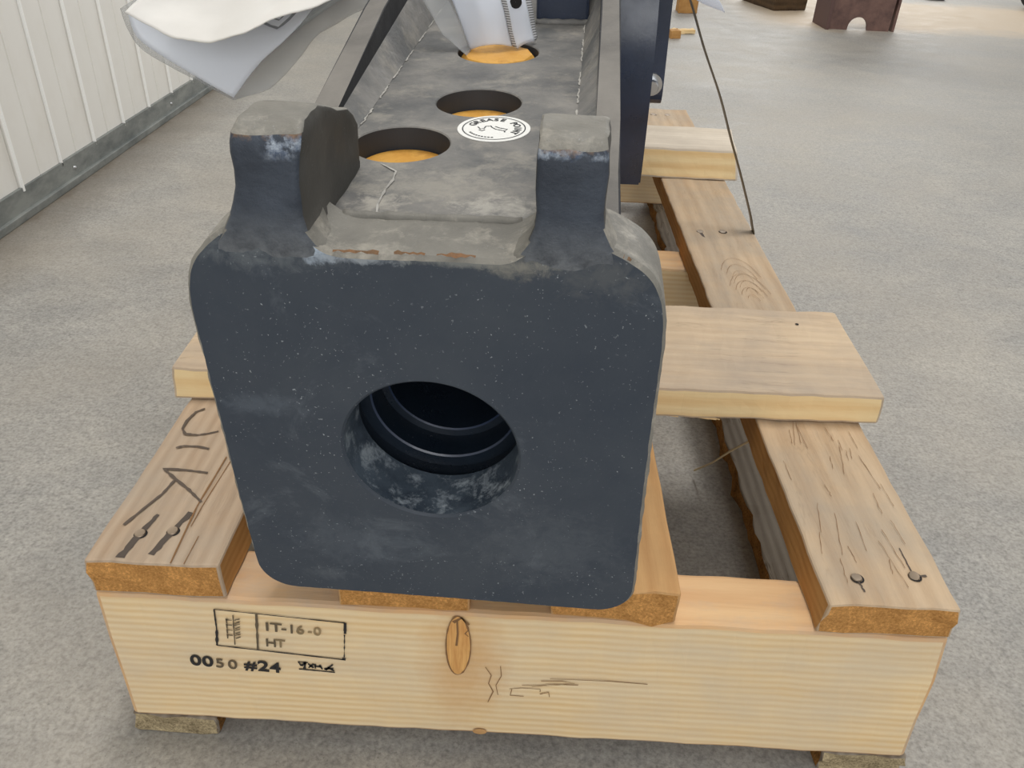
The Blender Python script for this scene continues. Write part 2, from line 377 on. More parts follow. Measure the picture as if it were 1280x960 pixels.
def board(corn, z0, z1, axis, seed=0, bev=.0022, jit=.0009, endj=.0, n=36, rough_edge=None):
    """sawn board. corn: the four top corners (x,y) in order front-left, front-right, back-right, back-left,
    optionally a 2nd set for the bottom; material slots: 0 top/bottom, 1 sides, 2 ends"""
    top = corn[:4]; bot = corn[4:8] if len(corn) > 4 else top
    bm = bmesh.new(); bmesh.ops.create_cube(bm, size=1)
    for v in bm.verts: v.co += Vector((.5, .5, .5))
    ax = 0 if axis == 'X' else 1
    oth = 1-ax
    nrm = Vector((0, 0, 0)); nrm[ax] = 1
    for i in range(1, n):
        co = Vector((0, 0, 0)); co[ax] = i/n
        bmesh.ops.bisect_plane(bm, geom=bm.verts[:]+bm.edges[:]+bm.faces[:], plane_co=co, plane_no=nrm)
    nn = Vector((0, 0, 0)); nn[oth] = 1
    for i in range(1, 5):
        co = Vector((0, 0, 0)); co[oth] = i/5
        bmesh.ops.bisect_plane(bm, geom=bm.verts[:]+bm.edges[:]+bm.faces[:], plane_co=co, plane_no=nn)
    for i in range(1, 3):
        bmesh.ops.bisect_plane(bm, geom=bm.verts[:]+bm.edges[:]+bm.faces[:], plane_co=(0, 0, i/3), plane_no=(0, 0, 1))
    bm.normal_update()
    for f in bm.faces:
        nv = f.normal
        f.material_index = 0 if abs(nv.z) > .5 else (2 if abs(nv[ax]) > .5 else 1)
    def warp(u, v, w_):
        a = [Vector((bot[i][0]*(1-w_)+top[i][0]*w_, bot[i][1]*(1-w_)+top[i][1]*w_)) for i in range(4)]
        p = a[0]*(1-u)*(1-v)+a[1]*u*(1-v)+a[2]*u*v+a[3]*(1-u)*v
        return Vector((p.x, p.y, z0*(1-w_)+z1*w_))
    for v in bm.verts:
        uvw = v.co.copy()
        p = warp(*uvw)
        q = p*38+Vector((seed*7.1, seed*3.3, seed))
        d = noise.noise_vector(q)*jit
        if endj and (uvw[ax] < .001 or uvw[ax] > .999):
            d[ax] += noise.noise(p*110+Vector((seed, 0, 0)))*endj
        if rough_edge is not None and ((rough_edge == 0 and uvw[oth] < .001) or (rough_edge == 1 and uvw[oth] > .999)):
            d[oth] += (noise.noise(p*20+Vector((seed, 3, 0)))+.6*noise.noise(p*75))*.006
            
        v.co = p+d
    sharp = [e for e in bm.edges if len(e.link_faces) == 2 and e.calc_face_angle(0) > .9]
    if bev: bmesh.ops.bevel(bm, geom=sharp, offset=bev, segments=2, affect='EDGES', profile=.5, clamp_overlap=True)
    return bm

def lift(pts, z): return [(p[0], p[1], z) for p in pts]
def ribbon(bm, pts, width, nrm, jit=0.0):
    nrm = Vector(nrm); pts = [Vector(p) for p in pts]
    prev = None
    for i, p in enumerate(pts):
        a = pts[max(i-1, 0)]; b = pts[min(i+1, len(pts)-1)]
        s = (b-a).normalized().cross(nrm).normalized()
        w_ = width*.5*(1+jit*noise.noise(p*300))
        cur = (bm.verts.new(p+s*w_), bm.verts.new(p-s*w_))
        if prev: bm.faces.new((prev[0], cur[0], cur[1], prev[1]))
        prev = cur
    return bm
def tube(bm, pts, r, seg=8, jit=0.0, flat=None):
    pts = [Vector(p) for p in pts]; rings = []
    for i, p in enumerate(pts):
        a = pts[max(i-1, 0)]; b = pts[min(i+1, len(pts)-1)]; d = (b-a).normalized()
        s = d.cross(Vector((0, 0, 1)))
        if s.length < .1: s = d.cross(Vector((1, 0, 0)))
        s.normalize(); u = s.cross(d).normalized()
        rr = r*(1+jit*noise.noise(p*200))
        rings.append([bm.verts.new(p+s*math.cos(6.28318*k/seg)*rr+u*math.sin(6.28318*k/seg)*rr*(flat or 1)) for k in range(seg)])
    for a, b in zip(rings, rings[1:]):
        for k in range(seg): bm.faces.new((a[k], a[(k+1) % seg], b[(k+1) % seg], b[k]))
    bm.faces.new(rings[0][::-1]); bm.faces.new(rings[-1])
    return bm
def lathe(bm, prof, c, axis='Z', seg=64, mis=None, cap0=False, cap1=False):
    rings = []
    for r, h in prof:
        ring = []
        for k in range(seg):
            a = 2*math.pi*k/seg; x, y = r*math.cos(a), r*math.sin(a)
            co = {'Z': (x, y, h), 'Y': (x, h, y), 'X': (h, x, y)}[axis]
            ring.append(bm.verts.new(Vector(co)+Vector(c)))
        rings.append(ring)
    for i, (a, b) in enumerate(zip(rings, rings[1:])):
        for k in range(seg):
            f = bm.faces.new((a[k], a[(k+1) % seg], b[(k+1) % seg], b[k]))
            if mis: f.material_index = mis[i]
    if cap0: bm.faces.new(rings[0])
    if cap1: bm.faces.new(rings[-1])
    return bm
def grid(rows, thick=0.0, sub=2, crumple=0.0):
    """smooth sheet through rows of 3-D points (Catmull-Rom refined)"""
    def cr(ps, n):
        out = []
        for i in range(len(ps)-1):
            p0 = ps[max(i-1, 0)]; p1 = ps[i]; p2 = ps[i+1]; p3 = ps[min(i+2, len(ps)-1)]
            for k in range(n):
                s = k/n
                out.append(.5*((2*p1)+(p2-p0)*s+(2*p0-5*p1+4*p2-p3)*s*s+(3*p1-p0-3*p2+p3)*s**3))
        out.append(ps[-1]); return out
    R_ = [cr([Vector(p) for p in r], sub) for r in rows]
    cols = list(zip(*R_))
    C_ = [cr(list(c), sub) for c in cols]
    R_ = list(zip(*C_))
    bm = bmesh.new()
    V = [[bm.verts.new(p) for p in r] for r in R_]
    for i in range(len(V)-1):
        for j in range(len(V[0])-1):
            bm.faces.new((V[i][j], V[i][j+1], V[i+1][j+1], V[i+1][j]))
    if crumple:
        bm.normal_update()
        for v in bm.verts:
            q = v.co*32; v.co += v.normal*crumple*(noise.noise(q)+.5*abs(noise.noise(q*2.3)))
    if thick:
        bm.normal_update()
        bmesh.ops.solidify(bm, geom=bm.faces[:], thickness=thick)
    return bm
def text_bm(s, size, mat_w, bold=0.0, align='LEFT', thick=.00015):
    """text as mesh, placed by matrix mat_w"""
    cu = bpy.data.curves.new('t', 'FONT'); cu.body = s; cu.size = size; cu.offset = bold; cu.align_x = align; cu.extrude = thick
    ob = bpy.data.objects.new('t', cu); COL.objects.link(ob)
    dg = bpy.context.evaluated_depsgraph_get(); dg.update()
    me = bpy.data.meshes.new_from_object(ob.evaluated_get(dg))
    bm = bmesh.new(); bm.from_mesh(me)
    bpy.data.objects.remove(ob); bpy.data.curves.remove(cu); bpy.data.meshes.remove(me)
    bmesh.ops.transform(bm, matrix=mat_w, verts=bm.verts)
    return bm
def join(a, b):
    me = bpy.data.meshes.new('j'); b.to_mesh(me); b.free(); a.from_mesh(me); bpy.data.meshes.remove(me); return a

# ================================================================ structure
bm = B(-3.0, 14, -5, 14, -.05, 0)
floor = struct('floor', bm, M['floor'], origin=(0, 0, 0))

WY0, WY1 = -2.0, 9.0
bm = B(-.14, -.024, WY0, WY1, 0, 3.0)
wall = struct('wall_left', bm, M['panel'], origin=(0, 0, 0))
wall.location = (-.7069+.0196*1.018, 0, 0); wall.rotation_euler = (0, 0, .0196)
SP = .165
def panel_mesh():
    pr = [(0.0, -.012), (.001, -.0070), (.006, -.0070), (.0072, -.0135), (.080, -.0135), (.0815, -.016), (.0835, -.016), (.085, -.0135), (.1625, -.0135), (.164, -.019), (.165, -.019)]
    bm = bmesh.new(); lo, hi = [], []
    for y, x in pr:
        lo.append(bm.verts.new((x, y, .052))); hi.append(bm.verts.new((x, y, 2.95)))
    for i in range(len(pr)-1):
        f = bm.faces.new((lo[i], lo[i+1], hi[i+1], hi[i])); f.material_index = 1 if i in (0, 1) else 0
    bl = [bm.verts.new((-.0245, y, z)) for y, z in ((0, .052), (.165, .052), (.165, 2.95), (0, 2.95))]
    bm.faces.new((lo[0], hi[0], bl[3], bl[0])); bm.faces.new((lo[-1], bl[1], bl[2], hi[-1]))
    bm.faces.new(hi+[bl[2], bl[3]]); bm.faces.new(lo[::-1]+[bl[0], bl[1]])
    return bm
p0 = obj('wall_panel', panel_mesh(), [M['panel'], M['panel_edge']], wall, origin=(0, 0, 0), local=True)
ph = 1.3114-SP
k0 = int((ph-WY0)/SP)
p0.location = (0, ph-k0*SP, 0)
for k in range(1, int((WY1-(ph-k0*SP))/SP)):
    c = p0.copy(); COL.objects.link(c); c.parent = wall; c.location = (0, ph-k0*SP+k*SP, 0)
    if k == k0: c.location.x += .002

tr = B(-.024, -.007, WY0, WY1, .012, .060, .001)
box(tr, -.0238, 0.0, WY0, WY1, 0.0, .0165, .002)
base = struct('baseboard_left', tr, M['galv'], origin=(0, 0, 0))
base.location = wall.location; base.rotation_euler = wall.rotation_euler
for y in (.35, 1.36, 1.95, 2.9):
    b = lathe(bmesh.new(), [(.0001, .003), (.0035, .0025), (.0045, 0)], (-.007, y, .034), 'X', 12, cap0=True)
    obj('rivet', b, M['bolt'], base, local=True, smooth=True)

# ================================================================ pallet
pallet = thing('pallet', 'wooden pallet of old runners and planks on fresh pine bearers carrying the steel housing', 'pallet', (.33, .7, 0))
def brd(name, corn, z0, z1, axis, mats, seed, parent=pallet, **k):
    return obj(name, board(corn, z0+ZO, z1+ZO, axis, seed, **k), [M[m] for m in mats], parent)
# bearers
fb = brd('bearer', [(.0012, 0), (.6500, 0), (.6495, .054), (.002, .054), (-.0005, 0), (.6585, 0), (.658, .054), (0, .054)], -.149, 0, 'X',
         ('pine_top', 'pine_front', 'end_pale'), 1, bev=.004, jit=.0010, endj=.0035, n=60)
fb['label'] = 'fresh pale pine bearer with black stamp and knot'
def bear(y, seed):
    return brd('bearer', [(0, y), (.655, y), (.655, y+.066), (0, y+.066)], -.149, 0, 'X', ('pine_top', 'pine', 'end_pale'), seed, bev=.004, endj=.002)
b2 = bear(.652, 2); b3 = bear(1.335, 3)
# bottom boards
for x0, x1, sd, re in ((-.0025, .070, 4, None), (.590, .661, 5, 0)):
    brd('bottom_board', [(x0, .001), (x1, .001), (x1, 1.43), (x0, 1.43)], -.174, -.149, 'Y', ('grey_wood', 'bark', 'end_grey'), sd, bev=.002, jit=.0015, endj=.003, rough_edge=re, n=90)
# runners
rl = brd('deck_board', [(.0019, -.001), (.1009, .001), (.099, 1.44), (-.004, 1.44), (.0015, 0), (.103, 0), (.101, 1.44), (-.004, 1.44)], 0.0003, .0341, 'Y', ('old_top_l', 'old_side', 'end'), 6, endj=.0025, n=80)
rr = brd('deck_board', [(.5478, -.004), (.6445, -.002), (.6540, 1.44), (.5360, 1.44), (.5470, -.001), (.6480, 0), (.6560, 1.44), (.5380, 1.44)], 0.0003, .0341, 'Y', ('old_top_r', 'old_side', 'end'), 7, endj=.0025, jit=.0013, n=80)
m1 = brd('deck_board', [(.188, .0), (.2865, .0), (.286, 1.44), (.188, 1.44)], .0003, .0300, 'Y', ('mid_top', 'old_side', 'end'), 8, endj=.0025, bev=.0015, jit=.0006)
m2 = brd('deck_board', [(.3475, .0), (.4415, .0), (.4385, 1.44), (.3475, 1.44)], .0003, .0332, 'Y', ('mid_top', 'old_side', 'end'), 9, endj=.0045, bev=.0025, jit=.0008)
# cross planks on the runners
pk = brd('cross_plank', [(-.0122, .2138), (.6608, .2276), (.6650, .4015), (-.016, .392), (-.0134, .212), (.6635, .230), (.6660, .400), (-.015, .392)], .0345, .0688, 'X', ('plank_top', 'plank_side', 'end_pale'), 10, jit=.0016, endj=.002, bev=.003, n=60)
pk2 = brd('cross_plank', [(-.02, .953), (.664, .957), (.679, 1.10), (-.02, 1.10), (-.02, .950), (.671, .952), (.684, 1.10), (-.02, 1.10)], .0345, .0855, 'X', ('plank_top2', 'plank_side', 'end_pale'), 11, jit=.0012, endj=.003, bev=.004, n=60)
pk2['label'] = 'thick square-edged cross plank'

# splintered lower front edge of the near cross plank
bm = bmesh.new()
for i in range(9):
    x = .452+.006*i+random.uniform(-.003, .003); z = .036+ZO+random.uniform(-.001, .007)
    L_ = random.uniform(.02, .05)
    tube(bm, [(x-L_*.5, .2305, z+.001), (x, .2285, z-.001), (x+L_*.5, .2300, z-.004)], random.uniform(.0006, .0014), 5, .4)
obj('splinter', bm, M['plank_side'], pk)['kind'] = 'stuff'
bm = tube(bmesh.new(), [(.5423, .3933, -.160+ZO), (.5433, .33, -.098+ZO), (.5445, .28, -.043+ZO), (.5470, .2364, .003+ZO)], .0011, 6, .3)
obj('splinter', bm, M['straw'], rr)

# nails with their iron stains
def nail(x, y, z, par, r=.0041, stain=None, tilt=.12):
    bm = lathe(bmesh.new(), [(r*1.0, -.001), (r*1.03, .0006), (r*.92, .0012), (r*.55, .00105), (.0002, .0011)], (0, 0, 0), 'Z', 18, cap1=True)
    bmesh.ops.transform(bm, matrix=Matrix.Translation((x, y, z+ZO+.0002)) @ Matrix.Rotation(tilt, 4, 'X'), verts=bm.verts)
    obj('nail', bm, M['nail'], par, smooth=True, angle=40)
    bm = lathe(bmesh.new(), [(r*1.25, .0004), (r*.9, .00045)], (x+.0006, y-.0006, z+ZO), 'Z', 16)
    obj('nail_dent', bm, M['hole'], par)
    if stain:
        for dx, dy, w_ in stain:
            b = bmesh.new(); n_ = 7
            ribbon(b, [(x+dx*i/n_+.0008*noise.noise(Vector((i*.9, x*90, 0))), y+dy*i/n_, z+ZO+.0005) for i in range(n_+1)], w_, (0, 0, 1), .5)
            obj('nail_stain', b, M['stain'], par)
nail(.0313, .0297, .0341, rl, stain=[(-.004, -.026, .0065), (.005, .022, .004)])
nail(.0546, .0342, .0341, rl, stain=[(-.006, -.026, .005), (.006, .022, .004)])
nail(.5761, .0237, .0343, rr, tilt=-.1, stain=[(.002, -.014, .0012)])
nail(.6212, .0287, .0343, rr, tilt=.25, stain=[(.000, .03, .0010), (.010, .001, .002)])
nail(.5684, .7116, .0341, rr, r=.005, stain=[(.003, -.03, .005)])
nail(.6021, .7161, .0341, rr, r=.005)
nail(.6050, 1.385, .0341, rr, r=.006); nail(.5750, 1.385, .0341, rr, r=.006)
bm = lathe(bmesh.new(), [(.0016, .0006), (.0001, .0006)], (.153, .034, ZO), 'Z', 10); obj('nail_hole', bm, M['hole'], fb)
bm = lathe(bmesh.new(), [(.0020, .0006), (.0001, .0006)], (.6120, .3640, .0688+ZO+.0008), 'Z', 10); obj('nail_hole', bm, M['hole'], pk)

# pencil writing and the long dry split on the left runner
zt = .0341+ZO+.0010
def poly(pts, n=5):
    out = []
    for a, b in zip(pts, pts[1:]):
        for k in range(n): out.append((a[0]+(b[0]-a[0])*k/n, a[1]+(b[1]-a[1])*k/n))
    return out+[pts[-1]]
for st, w_ in (([(.0213, .198), (.0150, .1920), (.0118, .1775), (.0124, .165), (.0177, .1573), (.0288, .1566), (.0385, .1599), (.0456, .1639)], .0022),
           ([(.0173, .1366), (.0232, .1398), (.0349, .1401), (.0464, .1376)], .0022),
           ([(.0567, .1051), (.0379, .107), (.0184, .1075), (.0336, .0946), (.0494, .0822), (.0643, .0685)], .0024),
           ([(.0332, .0929), (.0301, .0756), (.0226, .0571), (.0154, .0374)], .0024)):
    obj('pencil_stroke', ribbon(bmesh.new(), lift(poly(st), zt), w_, (0, 0, 1), .7), M['pencil'], rl)
bm = bmesh.new()
ribbon(bm, lift(poly([(.0648, .1281), (.064, .0972), (.0628, .0636), (.0661, .0005)]), zt-.0003), .0013, (0, 0, 1), .6)
ribbon(bm, lift(poly([(.0705, .1281), (.0688, .0972), (.0668, .0636), (.0665, .04)]), zt-.0003), .0007, (0, 0, 1), .6)
ribbon(bm, lift(poly([(.0762, .030), (.0760, .0005)]), zt-.0003), .0006, (0, 0, 1), .6)
obj('split', bm, M['crackline'], rl)['kind'] = 'stuff'
# drying cracks on the right runner and bearer
def cracks(par, mat, items, w_, nrm, jit=.0):
    bm = bmesh.new()
    for it in items: ribbon(bm, it, w_, nrm, .8)
    obj('crack', bm, mat, par)['kind'] = 'stuff'
zr = .0341+ZO+.0012
its = []
rnd = random.Random(5)
for i in range(26):
    x = rnd.uniform(.556, .636); y = rnd.uniform(.005, .20); L_ = rnd.uniform(.015, .05); sl = rnd.uniform(-.12, .22)
    its.append([(x+sl*L_*k/6+.001*noise.noise(Vector((i, k*.7, 0))), y+L_*k/6, zr) for k in range(7)])
cracks(rr, M['crackline'], its, .0004, (0, 0, 1))
its = []
for cx, cy in ((.600, .50), (.602, .52), (.598, .55)):
    for rad in (.010, .018, .026, .034):
        if (cx, rad) in ((.602, .034), (.598, .010)): continue
        its.append([(cx+rad*math.cos(a)*.8, cy+rad*math.sin(a)*2.6-.02, zr) for a in [math.radians(20+14*k) for k in range(10)]])
cracks(rr, M['crackline'], its, .0004, (0, 0, 1))
yb = -.0011
def fr(pts): return [(x, yb, z+ZO) for x, z in pts]
cracks(fb, M['crackline'], [fr(p) for p in (
    [(.330, -.0800), (.345, -.0792), (.352, -.0770), (.375, -.0760)],
    [(.345, -.0735), (.362, -.0722), (.372, -.0742), (.360, -.0770), (.338, -.0812)],
    [(.320, -.0855), (.330, -.0835), (.345, -.0838), (.345, -.0868)],
    [(.322, -.0860), (.321, -.0935), (.332, -.0940)], [(.352, -.0700), (.400, -.0690), (.430, -.0702)],
    [(.300, -.060), (.305, -.070), (.303, -.080), (.307, -.090), (.303, -.104)],
    [(.312, -.058), (.313, -.070), (.309, -.082), (.311, -.094)], [(.345, -.0900), (.352, -.0870), (.353, -.0930)])], .0007, (0, -1, 0))

# knot in the front bearer
bm = bmesh.new()
kc = bm.verts.new((.2785, yb-.0004, -.037+ZO)); ring = []
for k in range(40):
    a = 2*math.pi*k/40
    ring.append(bm.verts.new((.2785+.0093*math.cos(a), yb, -.037+ZO+.0335*math.sin(a)*(1-.06*math.cos(a)))))
for k in range(40): bm.faces.new((kc, ring[k], ring[(k+1) % 40]))
knot = obj('knot', bm, M['knot'], fb)
bm = bmesh.new()
ribbon(bm, [(.2785+.0096*math.cos(a), yb-.0003, -.037+ZO+.0338*math.sin(a)*(1-.06*math.cos(a))) for a in [2*math.pi*k/40+1.2 for k in range(41)]], .0011, (0, -1, 0), 1.0)
ribbon(bm, [(.2745, yb-.0003, -.010+ZO), (.281, yb-.0003, -.0045+ZO), (.2865, yb-.0003, -.012+ZO)], .0022, (0, -1, 0), .8)
ribbon(bm, [(.2775, yb-.0006, -.008+ZO), (.2780, yb-.0006, -.022+ZO), (.2770, yb-.0006, -.036+ZO)], .0014, (0, -1, 0), .8)
ribbon(bm, [(.2860, yb-.0003, -.018+ZO), (.2835, yb-.0003, -.022+ZO), (.2862, yb-.0003, -.025+ZO)], .0008, (0, -1, 0), .8)
obj('knot_crack', bm, M['crackline'], fb)['kind'] = 'stuff'
bm = lathe(bmesh.new(), [(.006, 0), (.0002, -.0004)], (.297, yb, -.144+ZO), 'Y', 20); bmesh.ops.scale(bm, vec=(1, 1, .6), verts=bm.verts, space=Matrix.Translation((-.297, 0, .144-ZO)))
obj('knot', bm, M['mid_top'], fb)

# heat-treatment stamp
def fmat(x, z, ang, sx=1.0):
    a = math.radians(ang)
    return Matrix(((math.cos(a)*sx, -math.sin(a), 0, x), (0, 0, -1, yb-.0002), (math.sin(a)*sx, math.cos(a), 0, z+ZO), (0, 0, 0, 1)))
bm = bmesh.new()
def seg(a, b, w_, j=.6):
    n_ = 14
    ribbon(bm, fr([(a[0]+(b[0]-a[0])*k/n_, a[1]+(b[1]-a[1])*k/n_) for k in range(n_+1)]), w_, (0, -1, 0), j)
seg((.0916, -.0104), (.1914, -.0177), .0009); seg((.1914, -.0177), (.1905, -.030), .0019); seg((.1900, -.0310), (.1878, -.058), .0008, 1.2)
seg((.1872, -.0608), (.0874, -.0519), .0012); seg((.0874, -.0519), (.0900, -.034), .0020); seg((.0900, -.034), (.0916, -.0104), .0012)
seg((.1876, -.0585), (.1872, -.0615), .0028, .3)
obj('stamp_frame', bm, M['ink'], fb)
bm = bmesh.new()
seg((.1236, -.0135), (.1195, -.0544), .0018, .8)
for ch, x, z, sz, wd, mk in (('I', .1280, -.0310, .0135, 1.2, 'ink_mid'), ('T', .1322, -.0313, .0135, 1.15, 'ink_mid'), ('-', .1405, -.0316, .0135, 1.1, 'ink_mid'), ('1', .1455, -.0322, .0135, 1.0, 'ink_mid'),
        ('6', .1520, -.0328, .0135, 1.0, 'ink_worn'), ('-', .1610, -.0330, .0130, .9, 'ink_faint'), ('0', .1655, -.0332, .0125, 1.0, 'ink_faint'),
        ('H', .1262, -.0492, .0125, 1.0, 'ink_mid'), ('T', .1345, -.0495, .0125, 1.0, 'ink_worn'),
        ('0', .0622, -.0768, .0172, 1.05, 'ink'), ('0', .0718, -.0774, .0172, 1.05, 'ink'), ('5', .0822, -.0782, .0150, 1.0, 'ink_mid'), ('0', .0922, -.0790, .0150, 1.05, 'ink_mid'),
        ('#', .1058, -.0788, .0150, 1.1, 'ink'), ('2', .1162, -.0796, .0172, 1.1, 'ink'), ('4', .1262, -.0802, .0165, 1.05, 'ink')):
    heavy = mk == 'ink' 
    obj('stamp_character', text_bm(ch, sz, fmat(x, z, -4, wd), .00042 if heavy else .00015), M[mk], fb)
# ear-of-grain mark, stacked letters round an upright
seg((.1053, -.0157), (.1019, -.0499), .0009)
for k in range(4):
    z = -.0210-.0058*k; x = .1047-.0006*k
    seg((x-.0052, z+.0008), (x-.0056, z-.0046), .0011); seg((x-.0052, z-.0005), (x-.001, z-.0008), .0009)
    seg((x+.0008, z-.0005), (x+.0052, z+.0012), .0010); seg((x+.0008, z-.0042), (x+.0048, z-.0020), .0010)
obj('stamp_emblem', bm, M['ink_mid'], fb)['kind'] = 'stuff'
bm = bmesh.new()
seg((.1500, -.0752), (.1790, -.0770), .0013, .5); seg((.1500, -.0665), (.158, -.0668), .0012, .9)
for (a, b) in (((.1505, -.067), (.1525, -.0712)), ((.1525, -.0712), (.156, -.067)), ((.156, -.0665), (.1545, -.0745)), ((.158, -.068), (.162, -.073)),
               ((.158, -.073), (.1625, -.068)), ((.1635, -.0682), (.1635, -.0735)), ((.1635, -.0708), (.168, -.0712)), ((.1672, -.069), (.1690, -.074)),
               ((.1705, -.0735), (.178, -.0725)), ((.1715, -.0745), (.1780, -.0675)), ((.1735, -.071), (.1785, -.0755))):
    seg(a, b, .0016, .7)
obj('stamp_smudge', bm, M['ink'], fb)['kind'] = 'stuff'

# ================================================================ steel housing
MM = Matrix(((0.9978666, 0.0549798, -0.0352074), (-0.0576819, 0.9950442, -0.0809932), (0.03058, 0.0828513, 0.9960926)))
# origin: bottom middle of the end plate, resting on the runners
H = thing('steel_housing', 'dark blue grey steel housing with round bore and two lugs lying on the pallet', 'machine part',
          (.26951, -.019, .034+ZO), MM.to_euler())

HC = Vector((-.0012, .139)); HR = .0539
out = []
def arc(cx, cz, r, a0, a1, n=8):
    for k in range(n+1):
        a = math.radians(a0+(a1-a0)*k/n); out.append((cx+r*math.cos(a), cz+r*math.sin(a)))
arc(-.1085, .0245, .0245, 180, 270); arc(.1085, .0245, .0245, 270, 360)
# corners drift outwards a little toward the bottom, as cast
out = [(x*1.0, z) for x, z in out]
out += [(.1315, .10), (.1305, .225), (.1295, .243), (.1268, .256), (.1225, .2655), (.115, .2735), (.1065, .2785), (.0975, .2835),
        (.0900, .2850), (.0640, .2850), (.0585, .2810), (.0525, .2755), (.0450, .2732), (.016, .2735), (-.036, .2728), (-.047, .2738), (-.054, .2775), (-.059, .284),
        (-.066, .2865), (-.090, .2875), (-.0975, .2862), (-.1050, .2815), (-.1130, .2750), (-.1195, .2680), (-.1245, .2600), (-.1278, .2490), (-.1295, .235), (-.1325, .10)]
def ray_poly(poly_, c, a):
    d = Vector((math.cos(a), math.sin(a))); best = None
    for i in range(len(poly_)):
        p = Vector(poly_[i])-c; q = Vector(poly_[(i+1) % len(poly_)])-c; e = q-p
        den = d.x*e.y-d.y*e.x
        if abs(den) < 1e-12: continue
        t_ = (p.x*e.y-p.y*e.x)/den; s_ = (p.x*d.y-p.y*d.x)/den
        if t_ > 0 and -1e-6 <= s_ <= 1+1e-6 and (best is None or t_ > best): best = t_
    return c+d*best
NA = 360
bm = bmesh.new()
angs = [2*math.pi*k/NA for k in range(NA)]
O_ = [ray_poly(out, HC, a) for a in angs]
# light smoothing of the outline
for _ in range(2): O_ = [(O_[k-1]+O_[k]*2+O_[(k+1) % NA])/4 for k in range(NA)]
def nj(p, y, amp): 
    n_ = noise.noise(Vector((p.x*150, y*150, p.y*150))); return p+(p-HC).normalized()*n_*amp
lv = []
def lay(pts, y): 
    r_ = [bm.verts.new((p.x, y, p.y)) for p in pts]; lv.append(r_); return r_
hole_in = [HC+Vector((math.cos(a), math.sin(a)))*(HR-.0002) for a in angs]
hole_f = [HC+Vector((math.cos(a), math.sin(a)))*(HR+.0014) for a in angs]
inset = [p-(p-HC).normalized()*.0022 for p in O_]
lay(hole_in, .0016); lay(hole_f, 0); mid1 = [HC+(p-HC)*.0+Vector((math.cos(a), math.sin(a)))*(HR+.012) for p, a in zip(O_, angs)]
lay(mid1, 0); lay([nj(p, 0, .0004) for p in inset], 0.0); lay([nj(p, .01, .0007) for p in O_], .0024)
lay([nj(p, .02, .0010) for p in O_], .016); lay([nj(p, .03, .0010) for p in O_], .032); lay([p-(p-HC).normalized()*.0002 for p in O_], .045)
mi = [0, 0, 0, 1, 1, 1, 1]
for i, (a, b) in enumerate(zip(lv, lv[1:])):
    for k in range(NA):
        f = bm.faces.new((a[k], a[(k+1) % NA], b[(k+1) % NA], b[k])); f.material_index = mi[i]
# back face ring
bk = [bm.verts.new((p.x, .045, p.y)) for p in [HC+Vector((math.cos(a), math.sin(a)))*.062 for a in angs]]
for k in range(NA):
    f = bm.faces.new((lv[-1][k], lv[-1][(k+1) % NA], bk[(k+1) % NA], bk[k])); f.material_index = 1
plate = obj('end_plate', bm, [M['paint'], M['cast'], M['cast']], H, smooth=True, local=True, angle=28)
# bore: stepped lining
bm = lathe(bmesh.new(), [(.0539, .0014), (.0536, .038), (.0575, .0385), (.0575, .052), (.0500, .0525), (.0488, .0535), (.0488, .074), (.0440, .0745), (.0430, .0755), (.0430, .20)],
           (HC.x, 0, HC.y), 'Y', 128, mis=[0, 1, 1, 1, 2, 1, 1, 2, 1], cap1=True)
obj('bore', bm, [M['bore'], M['inner'], M['gloss']], H, smooth=True, local=True, angle=35)

# lug material: dark paint, scraped bright near the top front edge, rust right at the edge, dusty at the root
def lug_paint(name, top, amt, wide, xm=None):
    t = NT(name)
    sp = t.new('ShaderNodeSeparateXYZ'); t.l.new(t.co, sp.inputs[0])
    n1 = t.noise(t.map(), 120, 6, .7)
    z = t.math('ADD', sp.outputs[2], t.math('MULTIPLY', t.math('SUBTRACT', n1, .5), .012))
    base = t.ramp(t.noise(t.map(), 40, 5), [(.35, srgb(50, 57, 68)), (.65, srgb(66, 74, 86))])
    bare = t.ramp(t.noise(t.map(), 260, 4, .7), [(.35, srgb(74, 90, 116)), (.65, srgb(176, 186, 198))])
    rust = t.ramp(t.noise(t.map(), 200, 4, .7), [(.35, srgb(96, 74, 52)), (.65, srgb(150, 118, 86))])
    dust = t.ramp(n1, [(.3, srgb(70, 74, 80)), (.7, srgb(128, 132, 136))])
    m3 = t.ramp(t.math('DIVIDE', z, .08), [(.10, .9), (.46, 0.0)])
    c = t.mix(m3, base, dust)
    patch = t.ramp(t.noise(t.map((1, 1, 1), (3, 3, 7)), 75, 5, .7), [(.40, 0.0), (.50, 1.0)])
    zr_ = t.math('DIVIDE', z, .08)
    m1 = t.math('MULTIPLY', t.ramp(zr_, [((top-wide)/.08, 0.0), ((top-wide*.6)/.08, amt)]), patch)
    if xm is not None:
        m1 = t.math('MULTIPLY', m1, t.ramp(t.math('ADD', sp.outputs[0], .5), [(.5+xm, 0.0), (.5+xm+.006, 1.0)]))
    c = t.mix(m1, c, bare)
    m2 = t.ramp(zr_, [((top-.0035)/.08, 0.0), ((top-.0005)/.08, .9)])
    c = t.mix(m2, c, rust)
    t.base(c); t.set(Roughness=t.ramp(n1, [(.3, .38), (.7, .6)])); t.b.inputs['Specular IOR Level'].default_value = .4
    t.bump(n1, .8, .002)
    return t.m
M['lug_front_l'] = lug_paint('lug_front_paint_scraped', .0735, 1.0, .014, .006)
M['lug_front_r'] = lug_paint('lug_front_paint', .0715, .8, .0065)

